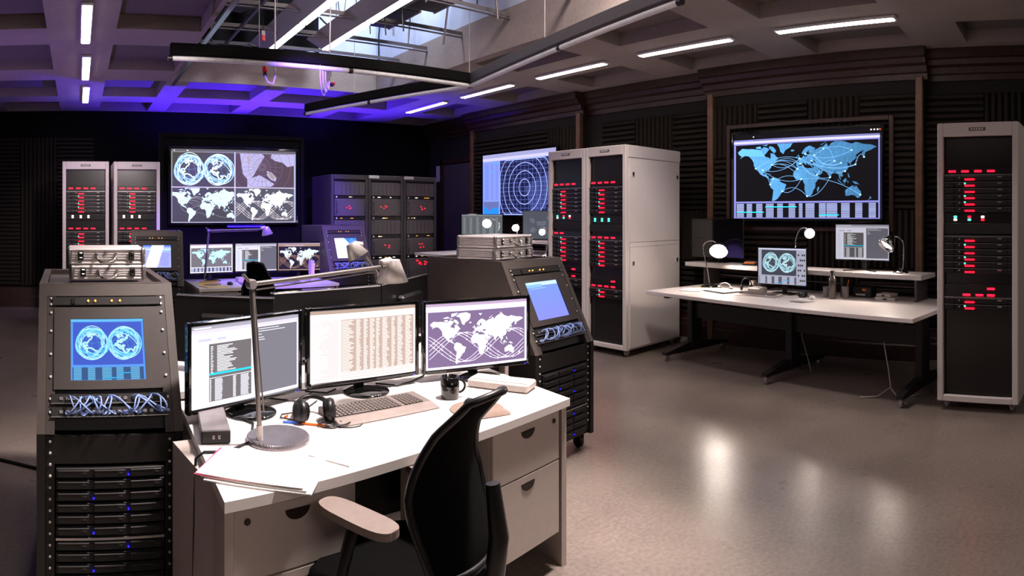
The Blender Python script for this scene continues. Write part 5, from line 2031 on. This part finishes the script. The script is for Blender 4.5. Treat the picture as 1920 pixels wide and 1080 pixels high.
MB().tube([(.08 * math.cos(a), .0, .02 + .05 * math.sin(a)) for a in [math.pi * i / 12 for i in range(13)]], .007, 8).build('headband', 'white', o)
for s in (-1, 1):
    MB().box((s * .08, 0, .018), (.03, .05, .034), .010).build('ear_cup', 'white', o)
o = thing('small_mug', 'pale cup on the right desk below the shelf', 'mug', (*DP(2.33, .90), DZ), FR_)
MB().lathe([(.036, 0), (.040, .09), (.037, .09), (.034, .01), (0, .008)], (0, 0, 0), 22).build('cup', 'beige', o)
MB().tube([(.038, 0, .07), (.065, 0, .06), (.065, 0, .03), (.037, 0, .02)], .005, 8).build('handle', 'beige', o)
for i, (a, p, z, w_, rz) in enumerate(((.72, .88, 0, .20, 4), (.73, .89, .031, .16, -8))):
    o = thing('hard_drive', ('lower', 'upper')[i] + ' small silver box stacked under the right end of the shelf', 'box', (*DP(a, p), DZ + z), FR_ + R(rz))
    MB().box((0, 0, .015), (w_, .13, .028), .004).build('body', 'beige', o)
    MB().b2(-.02, .02, -.067, -.064, .008, .022).build('port', 'black', o)
o = thing('patch_box', 'dark box with small white label under the shelf behind the bottle', 'box', (*DP(1.02, .98), DZ), FR_)
MB().box((0, 0, .05), (.20, .12, .095), .006).build('body', 'panel', o)
MB().b2(-.06, .04, -.063, -.059, .02, .035).build('sticker', 'label', o)
MB().box((.03, -.06, .075), (.04, .01, .02), .003).build('socket', 'orange', o)
o = thing('meter', 'small device with bright orange edge on the raised shelf', 'device', (*DP(2.36, .90), SZ), FR_ + R(8))
MB().box((0, 0, .012), (.16, .10, .022), .005).build('body', 'black', o)
MB().box((.01, -.04, .030), (.13, .035, .014), .004, .05).build('orange_case', 'orange', o)
MB().box((.0, .02, .036), (.14, .07, .012), .003).build('top_plate', 'greyp', o)
o = thing('paper_sheet', 'white sheet on the raised shelf under the dark monitor', 'paper', (*DP(2.60, .95), SZ), FR_)
MB().box((0, 0, .001), (.28, .20, .002), 0, .1).build('page', 'paper', o)
MB().box((.02, .02, .0025), (.05, .004, .0006)).build('heading', 'greyp', o)
# power cables under that desk
for i, (pts, lb, r) in enumerate((
    ([(5.35, 1.62, .55), (5.32, 1.58, .38), (5.25, 1.52, .18), (5.18, 1.48, .05), (5.02, 1.55, .012), (4.95, 1.68, .012)], 'pale power cable hanging under the right desk', .006),
    ([(5.18, 1.48, .04), (5.08, 1.40, .012), (5.1, 1.28, .012), (5.2, 1.2, .012)], 'pale cord curled on the floor under the right desk', .006),
    ([(5.75, 1.18, .62), (5.76, 1.15, .45), (5.72, 1.12, .30), (5.8, 1.15, .15), (5.85, 1.2, .01)], 'thin pale cable hanging at the right end of the desk', .008),
    ([(5.7, 2.55, .6), (5.6, 2.5, .35), (5.65, 2.45, .1), (5.6, 2.4, .01)], 'thin cable hanging at the middle leg of the right desk', .005))):
    tag(MB().tube(pts, r, 6).build('power_cable', 'cablew'), lb, 'cable')

# ------------------------------------------------------------------ FAR RIGHT STATION (below the radar screen)
ds = thing('far_desk', 'white desk below the radar screen, mostly behind the console', 'desk', (0, 0, 0))
MB().prism([(4.55, 7.66), (4.70, 5.75), (6.3, 5.75), (6.3, 7.98)], .955, .99).build('desktop', 'desk', ds)
for (x, y) in ((5.0, 6.2), (5.2, 7.5)):
    lg = MB().b2(x - .04, x + .04, y - .04, y + .04, .06, .955, .008).build('leg', 'panel', ds)
    MB().b2(x - .35, x + .35, y - .035, y + .035, 0, .06, .008).build('foot', 'panel', lg)
sh = thing('far_shelf', 'white raised shelf below the radar screen', 'shelf', (0, 0, .99))
MB().b2(5.55, 6.0, 5.95, 7.85, .15, .185, .003).build('shelf_board', 'desk', sh)
for y in (6.1, 7.0, 7.75):
    MB().b2(5.62, 5.95, y - .012, y + .012, 0, .15).build('upright', 'drack', sh)
FZ = 1.175
c = Canvas(.64, .30)
c.rect(0, 0, 1, 1, (.45, .47, .49), 0)
c.rect(0, .93, 1, 1, (.60, .62, .66), 1)
for k in range(6):
    c.rows(.04 + k * .16, .06, .04 + k * .16 + random.uniform(.06, .13), .88, 22, (.66, .68, .72), 2, .7, 1)
monitor('far left monitor below the radar screen with grey table', (5.66, 7.55, FZ), R(-55), c, 'lo', .66, .30, .05, 'plate', .008, 'monitors below the radar screen')
c = Canvas(.50, .38)
c.rect(0, 0, 1, 1, (.38, .40, .45), 0)
rp = random.Random(11)
for k in range(9):
    cx, cy = rp.uniform(.15, .85), rp.uniform(.15, .85)
    c.poly([(min(max(cx + .13 * rp.uniform(.4, 1.1) * math.cos(a), .01), .99), min(max(cy + .13 * rp.uniform(.4, 1.1) * math.sin(a), .01), .99)) for a in [i * .8 for i in range(8)]], (.48, .50, .56), 1 + k * .3)
monitor('monitor with a grey map beside the edge of the white double rack', (5.80, 6.40, FZ), R(-62), c, 'lo', .50, .38, .02, 'plate', .008, 'monitors below the radar screen')
goose_lamp('bright gooseneck lamp below the radar screen, left of three', (5.56, 7.08, FZ), 0,
           [(0, 0, .04), (.03, -.03, .14), (.03, -.03, .24), (-.03, .04, .28), (-.09, .10, .24)], (-.62, -.75, -.25), .065, 'chrome', 'bulb', .07, .06, .02)
goose_lamp('bright gooseneck lamp below the radar screen, middle of three', (5.64, 6.74, FZ), 0,
           [(0, 0, .04), (.02, -.02, .12), (.02, -.04, .20), (.0, -.04, .22), (-.03, -.03, .18)], (-.62, -.75, -.25), .05, 'chrome', 'bulb', .06, .05, .015)
goose_lamp('bright gooseneck lamp below the radar screen, right of three beside the rack', (5.40, 5.86, .99), 0,
           [(0, 0, .04), (.02, -.02, .22), (.0, -.01, .35), (-.02, .02, .37), (-.03, .04, .33)], (-.62, -.75, -.25), .042, 'chrome', 'bulb', .05, .05, .012)
